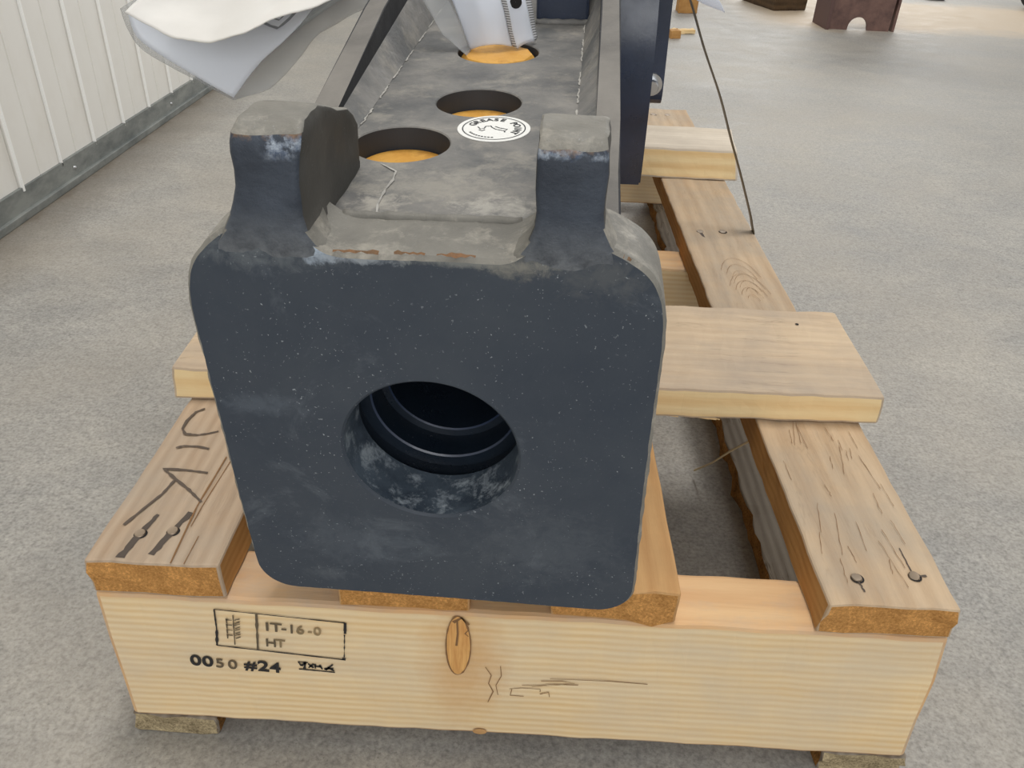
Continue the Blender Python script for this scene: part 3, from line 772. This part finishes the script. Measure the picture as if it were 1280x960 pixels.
def lug(levels, mats, seed):
    bm = bmesh.new(); rings = []
    bx0 = max(l[1] for l in levels[:7]); bx1 = min(l[2] for l in levels[:7])
    for (z, x0, x1, y0, y1, r) in levels:
        ring = []
        for cx, cy, a0 in ((x1-r, y0+r, -90), (x1-r, y1-r, 0), (x0+r, y1-r, 90), (x0+r, y0+r, 180)):
            for k in range(5):
                a = math.radians(a0+90*k/4); ring.append(Vector((cx+r*math.cos(a), cy+r*math.sin(a), z)))
        # subdivide long edges
        full = []
        for i in range(len(ring)):
            p, q = ring[i], ring[(i+1) % len(ring)]
            n_ = 12 if i % 5 == 4 else 1
            for k in range(n_): full.append(p.lerp(q, k/n_))
        for p in full:           # the cast flare at the root only belongs to the front of the lug
            if z < .300:
                k_ = min(1, max(0, (p.y-.022)/.016)); k_ = k_*k_*(3-2*k_)
                if p.x < bx0: p.x = p.x*(1-k_)+max(p.x, bx0)*k_
                elif p.x > bx1: p.x = p.x*(1-k_)+min(p.x, bx1)*k_
        rings.append([bm.verts.new(p+noise.noise_vector(p*70+Vector((seed, 0, 0)))*.0013) for p in full])
    n_ = len(rings[0])
    for a, b in zip(rings, rings[1:]):
        for k in range(n_): bm.faces.new((a[k], a[(k+1) % n_], b[(k+1) % n_], b[k]))
    bm.faces.new(rings[-1]); bm.faces.new(rings[0][::-1])
    bm.normal_update()
    for f in bm.faces:
        nv = f.normal
        f.material_index = 1 if nv.z > .45 and f.calc_center_median().z > .29 else (0 if nv.y < -.4 else 2)
        if nv.z > .35 and f.calc_center_median().z < .29: f.material_index = 1
    return bm
LL = [(.262, -.118, -.040, .0014, .112, .008), (.270, -.114, -.045, .0001, .112, .008), (.2765, -.107, -.0505, -.0005, .112, .006), (.284, -.0995, -.0555, -.0006, .113, .005), (.292, -.0945, -.0568, -.0003, .116, .004), (.300, -.0915, -.0565, .0003, .116, .0035),
      (.308, -.0898, -.0560, .0003, .109, .0035), (.316, -.0885, -.0545, .0004, .095, .0035), (.324, -.0880, -.0532, .0008, .070, .0035), (.329, -.0875, -.0522, .0012, .058, .0035), (.3335, -.0868, -.0518, .0030, .048, .0035), (.3372, -.0850, -.0528, .0095, .040, .0035), (.3382, -.0835, -.0545, .0125, .036, .003)]
obj('lug', lug(LL, None, 1), [M['lug_front_l'], M['cast'], M['lug_side']], H, smooth=True, local=True, angle=38)
LR = [(.262, .038, .1130, .0014, .112, .008), (.270, .044, .1090, .0001, .112, .008), (.2765, .0505, .1040, -.0005, .112, .006), (.284, .0565, .0985, -.0006, .113, .005), (.292, .0595, .0945, -.0003, .114, .004), (.300, .0602, .0928, .0003, .112, .0035),
      (.310, .0602, .0930, .0003, .098, .0035), (.320, .0600, .0935, .0005, .080, .0035), (.3275, .0598, .0939, .0008, .058, .0035), (.3310, .0600, .0938, .0020, .048, .0035), (.3350, .0606, .0930, .0060, .040, .004), (.3362, .0620, .0915, .0085, .036, .004)]
obj('lug', lug(LR, None, 5), [M['lug_front_r'], M['cast'], M['lug_side']], H, smooth=True, local=True, angle=38)

# side plates (their top edges are the flanges of the channel)
DZ = .2735
prof = [(.040, .020), (.040, .268), (.060, .2725), (.115, .2752), (.18, .2865), (.34, .3155), (.52, .338), (1.30, .345), (1.30, .020)]
for s in (-1, 1):
    xo = .1055 if s < 0 else .1040
    bm = bmesh.new()
    a = [bm.verts.new((s*.088, y, z)) for y, z in prof]; b = [bm.verts.new((s*xo, y, z)) for y, z in prof]
    bm.faces.new(a); bm.faces.new(b[::-1])
    for k in range(len(prof)):
        f = bm.faces.new((a[k], a[(k+1) % len(prof)], b[(k+1) % len(prof)], b[k]))
        if 1 <= k <= 6: f.material_index = 1
    bmesh.ops.bevel(bm, geom=[e for e in bm.edges if e.calc_length() > .05], offset=.0012, segments=2, affect='EDGES')
    obj('side_plate', bm, [M['channel_wall'], M['flange']], H, local=True)
obj('bottom_plate', B(-.0875, .0875, .05, 1.29, .020, .034), M['paint'], H, local=True)

# deck plate with its three round openings
holes = [(-.0395, .154, .0322), (.001, .242, .0318), (.0008, .378, .0356)]
bm = bmesh.new()
XE = .0879
def quad(y0, y1):
    n_ = 1
    f = bm.faces.new([bm.verts.new(p) for p in ((-XE, y0, DZ), (XE, y0, DZ), (XE, y1, DZ), (-XE, y1, DZ))])
ys = .0445
for hx, hy, hr in holes:
    y0, y1 = hy-hr-.006, hy+hr+.006
    if y0 > ys: quad(ys, y0)
    rect = [(-XE, y0), (XE, y0), (XE, y1), (-XE, y1)]
    n_ = 96; ang = [2*math.pi*k/n_ for k in range(n_)]
    ang += [math.atan2(p[1]-hy, p[0]-hx) % (2*math.pi) for p in rect]; ang = sorted(ang)
    o_ = []; i_ = []; c_ = []; d_ = []
    for a in ang:
        p = ray_poly(rect, Vector((hx, hy)), a)
        cs, sn = math.cos(a), math.sin(a)
        o_.append(bm.verts.new((p.x, p.y, DZ))); i_.append(bm.verts.new((hx+cs*(hr+.0008), hy+sn*(hr+.0008), DZ)))
        c_.append(bm.verts.new((hx+cs*hr, hy+sn*hr, DZ-.0008))); d_.append(bm.verts.new((hx+cs*hr, hy+sn*hr, DZ-.030)))
    m_ = len(ang)
    for k in range(m_):
        j = (k+1) % m_
        bm.faces.new((o_[k], o_[j], i_[j], i_[k]))
        bm.faces.new((i_[k], i_[j], c_[j], c_[k]))
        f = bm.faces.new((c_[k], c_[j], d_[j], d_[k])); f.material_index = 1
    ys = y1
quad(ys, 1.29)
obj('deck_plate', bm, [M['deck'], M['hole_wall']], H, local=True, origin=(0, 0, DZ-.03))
# welded fillets along the channel corners, with a pale bead at their foot
for s in (-1, 1):
    bm = bmesh.new(); n_ = 60; pr = []
    for k in range(n_+1):
        y = .05+1.2*k/n_; w_ = .0135+.0007*noise.noise(Vector((y*40, s, 0))); h_ = min(.032, max(.001, .0095+(y-.19)*.085))
        pr.append([bm.verts.new(p) for p in ((s*.0882, y, DZ+h_), (s*(.0882-w_*.5), y, DZ+h_*.5), (s*(.0882-w_), y, DZ+.0003), (s*.0882, y, DZ+.0003))])
    for a, b in zip(pr, pr[1:]):
        for k in range(4): bm.faces.new((a[k], a[(k+1) % 4], b[(k+1) % 4], b[k]))
    obj('weld_fillet', bm, M['deck'], H, local=True)
    bm = bmesh.new()
    for i in range(9):
        y0 = .085+.052*i+random.uniform(-.01, .01); n_ = 8
        ribbon(bm, [(s*(.0743+.0012*noise.noise(Vector((y0*30+k, 3, s)))), y0+.034*k/n_, DZ+.0007) for k in range(n_+1)], .0012, (0, 0, 1), 1.2)
    obj('weld_scar', bm, M['weld'], H, local=True)['kind'] = 'stuff'
bm = ribbon(bmesh.new(), [(x, y, DZ+.0006) for x, y in poly([(-.0453, .1181), (-.0332, .1065), (-.0323, .0931), (-.0338, .08), (-.0338, .0589), (-.0316, .0475)], 4)], .0013, (0, 0, 1), 1.2)
obj('weld_scar', bm, M['weld'], H, local=True)
# ridge of weld between end plate and deck
bm = bmesh.new()
tube(bm, [(-.050+.1*k/24, .0455+.0006*noise.noise(Vector((k*.8, 0, 0))), .2724+.0008*noise.noise(Vector((k*.9, 4, 0)))) for k in range(25)], .0035, 8, .25)
obj('weld_bead', bm, M['cast'], H, local=True, smooth=True)
# rust creeping along the worn top edge of the plate
bm = bmesh.new()
for x0, x1, z in ((-.062, -.050, .2785), (-.044, -.020, .2738), (-.012, .004, .2742), (.010, .030, .2742), (.098, .108, .2805)):
    n_ = 8
    ribbon(bm, [(x0+(x1-x0)*k/n_, .0012, z+.0003+(.0006 if k % 2 else 0) - (abs(x0) > .06 and x0 > 0)*(.0045*k/n_) - (x0 < -.055)*.0046*k/n_) for k in range(n_+1)], .0016, (0, -.6, .8), 1.2)
obj('rust_patch', bm, M['rust'], H, local=True)['kind'] = 'stuff'
# yellow transport caps in the openings
for i, (hx, hy, hr) in enumerate(holes[:2]):
    zc = DZ-.0165
    bm = lathe(bmesh.new(), [(hr-.0004, zc-.006), (hr-.0006, zc), (hr-.0022, zc+.0008), (hr-.0050, zc+.0002), (.008, zc+.0002), (.0002, zc+.0002)], (hx, hy, 0), 'Z', 64, cap1=True)
    obj('yellow_cap', bm, M['yellow'], H, local=True, smooth=True, angle=40)
hx, hy, hr = holes[2]
bm = lathe(bmesh.new(), [(hr-.001, DZ-.018), (hr-.002, DZ-.006), (hr-.0055, DZ-.0015), (hr-.0075, DZ-.0012), (.0002, DZ-.0012)], (hx, hy, 0), 'Z', 10, cap1=True)
obj('yellow_cap', bm, M['yellow'], H, local=True)

# round sticker
SX, SY = .0184, .187
bm = lathe(bmesh.new(), [(.0252, DZ+.0001), (.0252, DZ+.0005), (.0002, DZ+.0005)], (SX, SY, 0), 'Z', 64, cap1=True)
st = obj('sticker', bm, M['sticker'], H, local=True)
st['label'] = 'white round grease point sticker'
def stl(bm, name):   # children of the sticker, given in housing coordinates
    bmesh.ops.translate(bm, vec=-st.location, verts=bm.verts)
    return obj(name, bm, M['sticker_ink'], st, local=True)
zs = DZ+.0007
stl(lathe(bmesh.new(), [(.0212, zs), (.0220, zs)], (SX, SY, 0), 'Z', 64), 'printed_ring')
bm = bmesh.new()
txt = 'GREASE POINT'
for i, ch in enumerate(txt):
    if ch == ' ': continue
    a = math.radians(158-17.0*i)
    mt = Matrix.Translation((SX+.0142*math.cos(a), SY+.0142*math.sin(a), zs)) @ Matrix.Rotation(a-math.pi/2, 4, 'Z')
    join(bm, text_bm(ch, .0072, mt, .00012, 'CENTER', .0001))
for i in range(9):
    a = math.radians(212+7.5*i)
    p = Vector((SX+.0178*math.cos(a), SY+.0178*math.sin(a), zs)); d = Vector((-math.sin(a), math.cos(a), 0))*.0008
    ribbon(bm, [p-d, p+d], .0013, (0, 0, 1))
stl(bm, 'printed_text')['kind'] = 'stuff'
bm = bmesh.new()
for pl in ([(-.0120, .0015), (-.0095, -.0025), (-.0070, -.0012), (-.0062, .0028), (-.0035, .0030)], [(-.0105, -.0040), (-.0080, -.0055), (-.0060, -.0035)],
           [(-.0030, .0040), (-.0015, .0010), (.0015, -.0020), (.0085, -.0045), (.0100, -.0015), (.0040, .0005), (.0005, .0030)], [(.0085, -.0045), (.0085, -.0068)]):
    ribbon(bm, [(SX+x*.95, SY+y*1.1, zs) for x, y in pl], .0009, (0, 0, 1), .3)
stl(bm, 'printed_symbol')['kind'] = 'stuff'

# block standing on the deck at the back
bm = B(.0265, .0780, .484, .74, DZ-.001, DZ+.10, .003)
obj('rear_block', bm, M['gloss'], H, local=True)
bm = tube(bmesh.new(), [(.0265+.0515*k/14, .482+.0006*noise.noise(Vector((k*1.1, 1, 0))), DZ+.001) for k in range(15)], .0035, 8, .3)
obj('weld_bead', bm, M['deck'], H, local=True, smooth=True)

# round side disc, behind it a flat link with its bolt
bm = bmesh.new(); pts = [(.536+0*k, .352) for k in range(1)]
for k in range(1, 15):
    z = .352-.25*k/14; u = (z-.232)/.125
    pts.append((.484+.050*u*u if u > 0 else .484+.018*u*u, z))
pts += [(.93, .102), (.97, .16), (.98, .25), (.95, .352)]
a = [bm.verts.new((.1042, y, z)) for y, z in pts]; c2 = [bm.verts.new((.1448, y, z)) for y, z in pts]
bm.faces.new(a); f2 = bm.faces.new(c2[::-1])
for k in range(len(pts)): bm.faces.new((a[k], a[(k+1) % len(pts)], c2[(k+1) % len(pts)], c2[k]))
bmesh.ops.bevel(bm, geom=list(f2.edges), offset=.0018, segments=2, affect='EDGES')
obj('side_disc', bm, M['gloss'], H, local=True, smooth=True, angle=35)
bm = bmesh.new(); pts = [(.585, .340), (.595, .345), (.76, .345), (.76, .300), (.68, .22), (.628, .172)]
for k in range(9):
    a = math.radians(-30-150*k/8); pts.append((.606+.022*math.cos(a), .183+.022*math.sin(a)))
a = [bm.verts.new((.1467, y, z)) for y, z in pts]; b = [bm.verts.new((.1655, y, z)) for y, z in pts]
bm.faces.new(a); bm.faces.new(b[::-1])
for k in range(len(pts)): bm.faces.new((a[k], a[(k+1) % len(pts)], b[(k+1) % len(pts)], b[k]))
obj('side_link', bm, M['gloss'], H, local=True)
bm = lathe(bmesh.new(), [(.0001, -.030), (.007, -.030), (.008, -.027), (.008, -.018), (.0125, -.018), (.0135, -.015), (.0135, -.012), (.010, -.0115), (.010, .001)], (.1515, .600, .188), 'Y', 20, cap0=True)
obj('bolt', bm, M['bolt'], H, local=True, smooth=True, angle=35)

# ================================================================ papers in plastic film
LOWER = [[(-0.0969, 0.45, 0.5093), (-0.0851, 0.44, 0.4875), (-0.0354, 0.42, 0.4646), (0.0159, 0.4, 0.4452)] ,
[(-0.0686, 0.45, 0.5295), (-0.0394, 0.44, 0.5154), (0.0038, 0.42, 0.4933), (0.0412, 0.4, 0.4736)] ,
[(-0.0376, 0.45, 0.5465), (-0.0068, 0.44, 0.5347), (0.0346, 0.42, 0.5164), (0.0678, 0.39, 0.4956)] ,
[(-0.0054, 0.45, 0.5652), (0.0291, 0.44, 0.5503), (0.0702, 0.41, 0.5313), (0.0957, 0.38, 0.5194)] ,
[(0.0234, 0.46, 0.5827), (0.0627, 0.44, 0.5722), (0.0989, 0.41, 0.553), (0.1193, 0.38, 0.5439)] ,
[(0.057, 0.46, 0.6041), (0.0991, 0.44, 0.5937), (0.1306, 0.41, 0.5774), (0.1496, 0.385, 0.5674)] ,]
UPPER = [[(-0.0757, 0.4, 0.52), (-0.0559, 0.4, 0.509), (-0.0304, 0.39, 0.5011), (0.0073, 0.37, 0.5019), (0.0409, 0.355, 0.51), (0.073, 0.35, 0.5229), (0.1087, 0.35, 0.5369), (0.1413, 0.35, 0.5479)] ,
[(-0.0631, 0.42, 0.5333), (-0.0381, 0.42, 0.5232), (-0.0122, 0.41, 0.5172), (0.0219, 0.39, 0.5202), (0.0555, 0.37, 0.5285), (0.0858, 0.37, 0.5391), (0.1196, 0.37, 0.5536), (0.1488, 0.37, 0.5625)] ,
[(-0.04, 0.44, 0.5543), (-0.0139, 0.44, 0.5485), (0.0123, 0.43, 0.5451), (0.0457, 0.41, 0.5473), (0.0786, 0.39, 0.5562), (0.1088, 0.39, 0.5665), (0.1384, 0.39, 0.5761), (0.1675, 0.39, 0.5836)] ,
[(-0.0194, 0.47, 0.5803), (0.0038, 0.47, 0.5779), (0.0303, 0.46, 0.5762), (0.0673, 0.44, 0.5791), (0.1032, 0.42, 0.5853), (0.1333, 0.42, 0.5929), (0.1631, 0.42, 0.6005), (0.1851, 0.42, 0.6046)] ,]
PLAST = [[(-0.1112, 0.467, 0.5115), (-0.1059, 0.462, 0.4921), (-0.0911, 0.457, 0.4735), (-0.043, 0.442, 0.4543), (0.0101, 0.417, 0.4387)] ,
[(-0.0821, 0.472, 0.5277), (-0.0584, 0.467, 0.5131), (-0.028, 0.462, 0.4879), (0.0092, 0.452, 0.465), (0.0446, 0.432, 0.4487)] ,
[(-0.0458, 0.472, 0.5475), (-0.0169, 0.467, 0.5312), (0.0166, 0.462, 0.5111), (0.0496, 0.452, 0.49), (0.0755, 0.432, 0.4765)] ,
[(-0.0105, 0.472, 0.5667), (0.0201, 0.467, 0.5472), (0.0552, 0.462, 0.5276), (0.0868, 0.442, 0.5112), (0.1045, 0.422, 0.5048)] ,
[(0.0251, 0.482, 0.5883), (0.0552, 0.467, 0.5733), (0.0927, 0.452, 0.5574), (0.1314, 0.412, 0.544), (0.1551, 0.387, 0.5333)] ,
[(0.0506, 0.482, 0.603), (0.0923, 0.467, 0.5919), (0.129, 0.452, 0.5741), (0.1774, 0.392, 0.5549), (0.1811, 0.357, 0.5404)] ,]
film = obj('plastic_bag', grid(PLAST, .0006, 5, .003), M['film'], None, smooth=True)
tag(film, 'clear plastic document bag draped over the left side of the steel housing', 'plastic bag')
o = obj('paper_sheet', grid(LOWER, .0008, 6, .0016), M['paper_cool'], None, smooth=True)
tag(o, 'bluish white lower sheet with a pointed corner hanging down in the plastic bag', 'paper')
# grey chevron printed on the lower sheet
from mathutils.bvhtree import BVHTree
tree = BVHTree.FromPolygons([o.location+v.co for v in o.data.vertices], [tuple(p.vertices) for p in o.data.polygons])
camp = Vector(cam.matrix_world.translation)
for pts, w_ in (([(0.051, 0.4, 0.5186), (0.056, 0.4, 0.516), (0.0617, 0.4, 0.5135), (0.0684, 0.4, 0.5117), (0.0742, 0.4, 0.5155), (0.0808, 0.4, 0.5206), (0.0867, 0.4, 0.5264), (0.0925, 0.4, 0.5315)], .0034), ([(0.0613, 0.4, 0.5219), (0.0656, 0.4, 0.52), (0.0707, 0.4, 0.5188), (0.0758, 0.4, 0.5232), (0.0817, 0.4, 0.529)], .0016)):
    q = []
    for p in pts:
        hit = tree.ray_cast(camp, (Vector(p)-camp).normalized())      # the print lies on the sheet itself
        if hit[0] is not None: q.append(hit[0]-(Vector(p)-camp).normalized()*.0008)
    if len(q) > 1: obj('printed_chevron', ribbon(bmesh.new(), q, w_, (.1, -.6, .75), .1), M['chevron'], o)
o2 = obj('paper_sheet', grid(UPPER, .0008, 6, .0030), M['paper_warm'], None, smooth=True)
tag(o2, 'warm white upper sheet with a wavy front edge on top of the bag', 'paper')
lf = thing('folded_leaflet', 'white folded leaflet with two grey ribbed strips standing over the farthest round opening', 'leaflet', (.285, .40, .50))
LEAF1 = [[(0.2559, 0.3475, 0.5103), (0.265, 0.3396, 0.5147), (0.275, 0.3358, 0.5171), (0.2847, 0.3383, 0.5172), (0.2937, 0.345, 0.5151)], [(0.25, 0.3487, 0.5244), (0.2591, 0.3409, 0.5273), (0.269, 0.3371, 0.5297), (0.2801, 0.3396, 0.5292), (0.2897, 0.3463, 0.5265)], [(0.2392, 0.3502, 0.5496), (0.2502, 0.3434, 0.5509), (0.2616, 0.3387, 0.552), (0.2717, 0.3422, 0.552), (0.2818, 0.3477, 0.5518)], [(0.2246, 0.3586, 0.5793), (0.2358, 0.3498, 0.5804), (0.2477, 0.3471, 0.5811), (0.2584, 0.3485, 0.5815), (0.2681, 0.356, 0.5813)]]
STRIP1 = [[(0.2937, 0.345, 0.5151), (0.2981, 0.3429, 0.5137)], [(0.2897, 0.3463, 0.5265), (0.2933, 0.3441, 0.5264)], [(0.2818, 0.3477, 0.5518), (0.2867, 0.3453, 0.5523)], [(0.2681, 0.356, 0.5813), (0.273, 0.3537, 0.5817)]]
LEAF2 = [[(0.2981, 0.3429, 0.5137), (0.3028, 0.3474, 0.5165), (0.3084, 0.352, 0.5179), (0.3133, 0.3588, 0.5177)], [(0.2933, 0.3441, 0.5264), (0.2987, 0.3487, 0.5286), (0.3042, 0.3543, 0.5299), (0.3091, 0.3611, 0.5297)], [(0.2867, 0.3453, 0.5523), (0.2928, 0.3511, 0.5518), (0.2982, 0.3568, 0.5513), (0.303, 0.3616, 0.5509)], [(0.273, 0.3537, 0.5817), (0.2789, 0.3594, 0.5814), (0.2842, 0.3652, 0.5812), (0.2896, 0.3699, 0.581)]]
STRIP2 = [[(0.3133, 0.3588, 0.5177), (0.3153, 0.3635, 0.5203)], [(0.3091, 0.3611, 0.5297), (0.3126, 0.3659, 0.5298)], [(0.303, 0.3616, 0.5509), (0.3079, 0.3664, 0.5505)], [(0.2896, 0.3699, 0.581), (0.2943, 0.3747, 0.5808)]]
FILM = [[(0.2554, 0.3276, 0.5085), (0.2563, 0.3425, 0.5105)], [(0.2423, 0.3326, 0.5175), (0.2504, 0.3438, 0.5219)], [(0.2325, 0.3326, 0.5243), (0.2446, 0.345, 0.5365)], [(0.2232, 0.337, 0.5379), (0.2373, 0.3483, 0.5497)], [(0.2145, 0.3415, 0.5496), (0.2304, 0.3494, 0.565)], [(0.198, 0.3505, 0.5727), (0.2212, 0.3588, 0.579)]]
PUNCH = [(0.2949, 0.3511, 0.5506)]
obj('front_page', grid(LEAF1, .0008, 5, .0010), M['paper_cool'], lf, smooth=True)
obj('ribbed_strip', grid(STRIP1, .0012, 3), M['binding'], lf, smooth=True)
obj('side_page', grid(LEAF2, .0008, 3), M['paper_cool'], lf, smooth=True)
obj('ribbed_strip', grid(STRIP2, .0012, 3), M['binding'], lf, smooth=True)
px_, py_, pz_ = PUNCH[0]
bm = lathe(bmesh.new(), [(.0052, 0), (.0001, 0)], (px_, py_-.0035, pz_), 'Y', 20)
obj('punched_hole', bm, M['hole'], lf)
fs = obj('plastic_film', grid(FILM, .0006, 6, .002), M['film'], None, smooth=True)
tag(fs, 'narrow strip of smoky plastic film beside the folded leaflet', 'plastic film')
TIP=[
[(0.5324, 0.62, 0.5158), (0.5293, 0.62, 0.5174), (0.5234, 0.62, 0.5188)] ,
[(0.5208, 0.6, 0.5289), (0.5103, 0.6, 0.5268), (0.4952, 0.6, 0.5295)] ,
[(0.4955, 0.58, 0.5521), (0.4827, 0.58, 0.5492), (0.468, 0.58, 0.547)] ,
[(0.4605, 0.55, 0.5804), (0.4443, 0.55, 0.5759), (0.4322, 0.55, 0.5717)] ,
]

o = obj('paper_sheet', grid(TIP, .0008, 4), M['paper_cool'], None, smooth=True)
tag(o, 'small white paper corner poking out beside the steel strap at the back', 'paper')

# ================================================================ strapping
bm = bmesh.new()
path = [(.6450, .030), (.6480, .0345), (.6440, .046), (.6370, .0652), (.6118, .1232), (.5900, .170), (.5654, .2253), (.5339, .2848), (.5072, .341), (.4850, .378), (.455, .412), (.42, .430),
        (.36, .434), (.24, .434), (.208, .428), (.200, .41), (.197, .34), (.196, .20), (.195, .06), (.190, .036)]
def crp(ps, n_):
    o_ = []
    for i in range(len(ps)-1):
        p0, p1, p2, p3 = [Vector(ps[min(max(j, 0), len(ps)-1)]) for j in (i-1, i, i+1, i+2)]
        for k in range(n_):
            s = k/n_; o_.append(.5*((2*p1)+(p2-p0)*s+(2*p0-5*p1+4*p2-p3)*s*s+(3*p1-p0-3*p2+p3)*s**3))
    return o_+[Vector(ps[-1])]
pp = crp(path, 4); prev = None
for i, p in enumerate(pp):
    a = pp[max(i-1, 0)]; b = pp[min(i+1, len(pp)-1)]; d = (b-a).normalized(); n_ = Vector((-d.y, d.x))*.0007
    cur = [bm.verts.new((p.x+sx*n_.x, yy, p.y+sx*n_.y+ZO)) for sx, yy in ((1, .712), (1, .728), (-1, .728), (-1, .712))]
    if prev:
        for k in range(4): bm.faces.new((prev[k], prev[(k+1) % 4], cur[(k+1) % 4], cur[k]))
    else: bm.faces.new(cur)
    prev = cur
bm.faces.new(prev)
o = obj('steel_strap', bm, M['strap'], None)
tag(o, 'thin brown steel strap rising from the right edge of the pallet', 'strap')

# ================================================================ things far back on the floor
bt = thing('steel_trestle', 'rusty brown steel foot with a round notch standing on the floor at the top', 'steel stand', (1.98, 4.2, 0))
bm = bmesh.new()
pts = [(1.822, 0), (1.925, 0)] + [(1.975-.05*math.cos(math.radians(a)), .012+.050*math.sin(math.radians(a))) for a in range(0, 181, 15)] + [(2.03, 0), (2.140, 0), (2.155, .62), (1.815, .62)]
a = [bm.verts.new((x, 4.20, z)) for x, z in pts]; b = [bm.verts.new((x, 4.215, z)) for x, z in pts]
bm.faces.new(a); bm.faces.new(b[::-1])
for k in range(len(pts)): bm.faces.new((a[k], a[(k+1) % len(pts)], b[(k+1) % len(pts)], b[k]))
obj('foot_plate', bm, M['brown_steel'], bt)
obj('side_flange', B(1.805, 1.8215, 4.17, 4.42, 0, .62, .002), M['dark_metal'], bt)
obj('side_flange', B(2.156, 2.170, 4.2, 4.42, 0.0, .62, .002), M['brown_steel'], bt)
obj('web', B(1.822, 2.155, 4.30, 4.31, .08, .60, .001), M['dark_metal'], bt)

tb = thing('timber_block', 'dark old timber block lying on the floor left of the brown steel foot', 'timber', (1.78, 4.95, 0))
obj('block', board([(1.680, 4.78), (1.890, 4.87), (1.79, 5.30), (1.58, 5.21)], .0, .14, 'X', 21, bev=.006, jit=.004, n=12), [M['dark_wood']]*3, tb)
o = obj('timber', board([(.92, 5.30), (1.60, 5.62), (1.54, 5.76), (.86, 5.44)], 0, .13, 'X', 22, bev=.006, jit=.004, n=16), [M['dark_wood']]*3, None)
tag(o, 'long dark timber lying along the top edge of the picture', 'timber')
def offcut(corn, h, mat, label, seed):
    o = obj('wood_offcut', board(corn, 0, h, 'X', seed, bev=.003, jit=.003, n=8), [M[mat]]*3, None); tag(o, label, 'wood scrap')
offcut([(.935, 3.66), (.985, 3.68), (.97, 3.74), (.93, 3.72)], .035, 'old_side', 'small brown wood scrap on the floor beside the dark side arm', 31)
offcut([(.975, 3.80), (1.075, 3.83), (1.07, 3.88), (.96, 3.85)], .018, 'plank_side', 'pale wood chip lying behind the brown scrap', 32)
offcut([(1.085, 4.50), (1.195, 4.53), (1.21, 4.66), (1.09, 4.64)], .10, 'old_side', 'brown wood block at the top edge behind the strap', 33)
wh = thing('cart_wheel', 'black rubber wheel at the top right corner of the picture', 'wheel', (3.52, 5.45, 0))
bm = lathe(bmesh.new(), [(.035, -.03), (.085, -.03), (.098, -.022), (.10, 0), (.098, .022), (.085, .03), (.035, .03)], (3.52, 5.45, .10), 'Y', 32)
obj('tyre', bm, M['black'], wh, smooth=True, angle=40)
bm = lathe(bmesh.new(), [(.0001, -.02), (.036, -.02), (.036, .02), (.0001, .02)], (3.52, 5.45, .10), 'Y', 24)
obj('hub', bm, M['galv'], wh, smooth=True, angle=40)
o = obj('rubber_pad', B(2.93, 3.05, 5.68, 5.80, 0, .035, .01), M['black'], None)
tag(o, 'small dark rubber pad on the floor at the top edge right of the steel foot', 'pad')
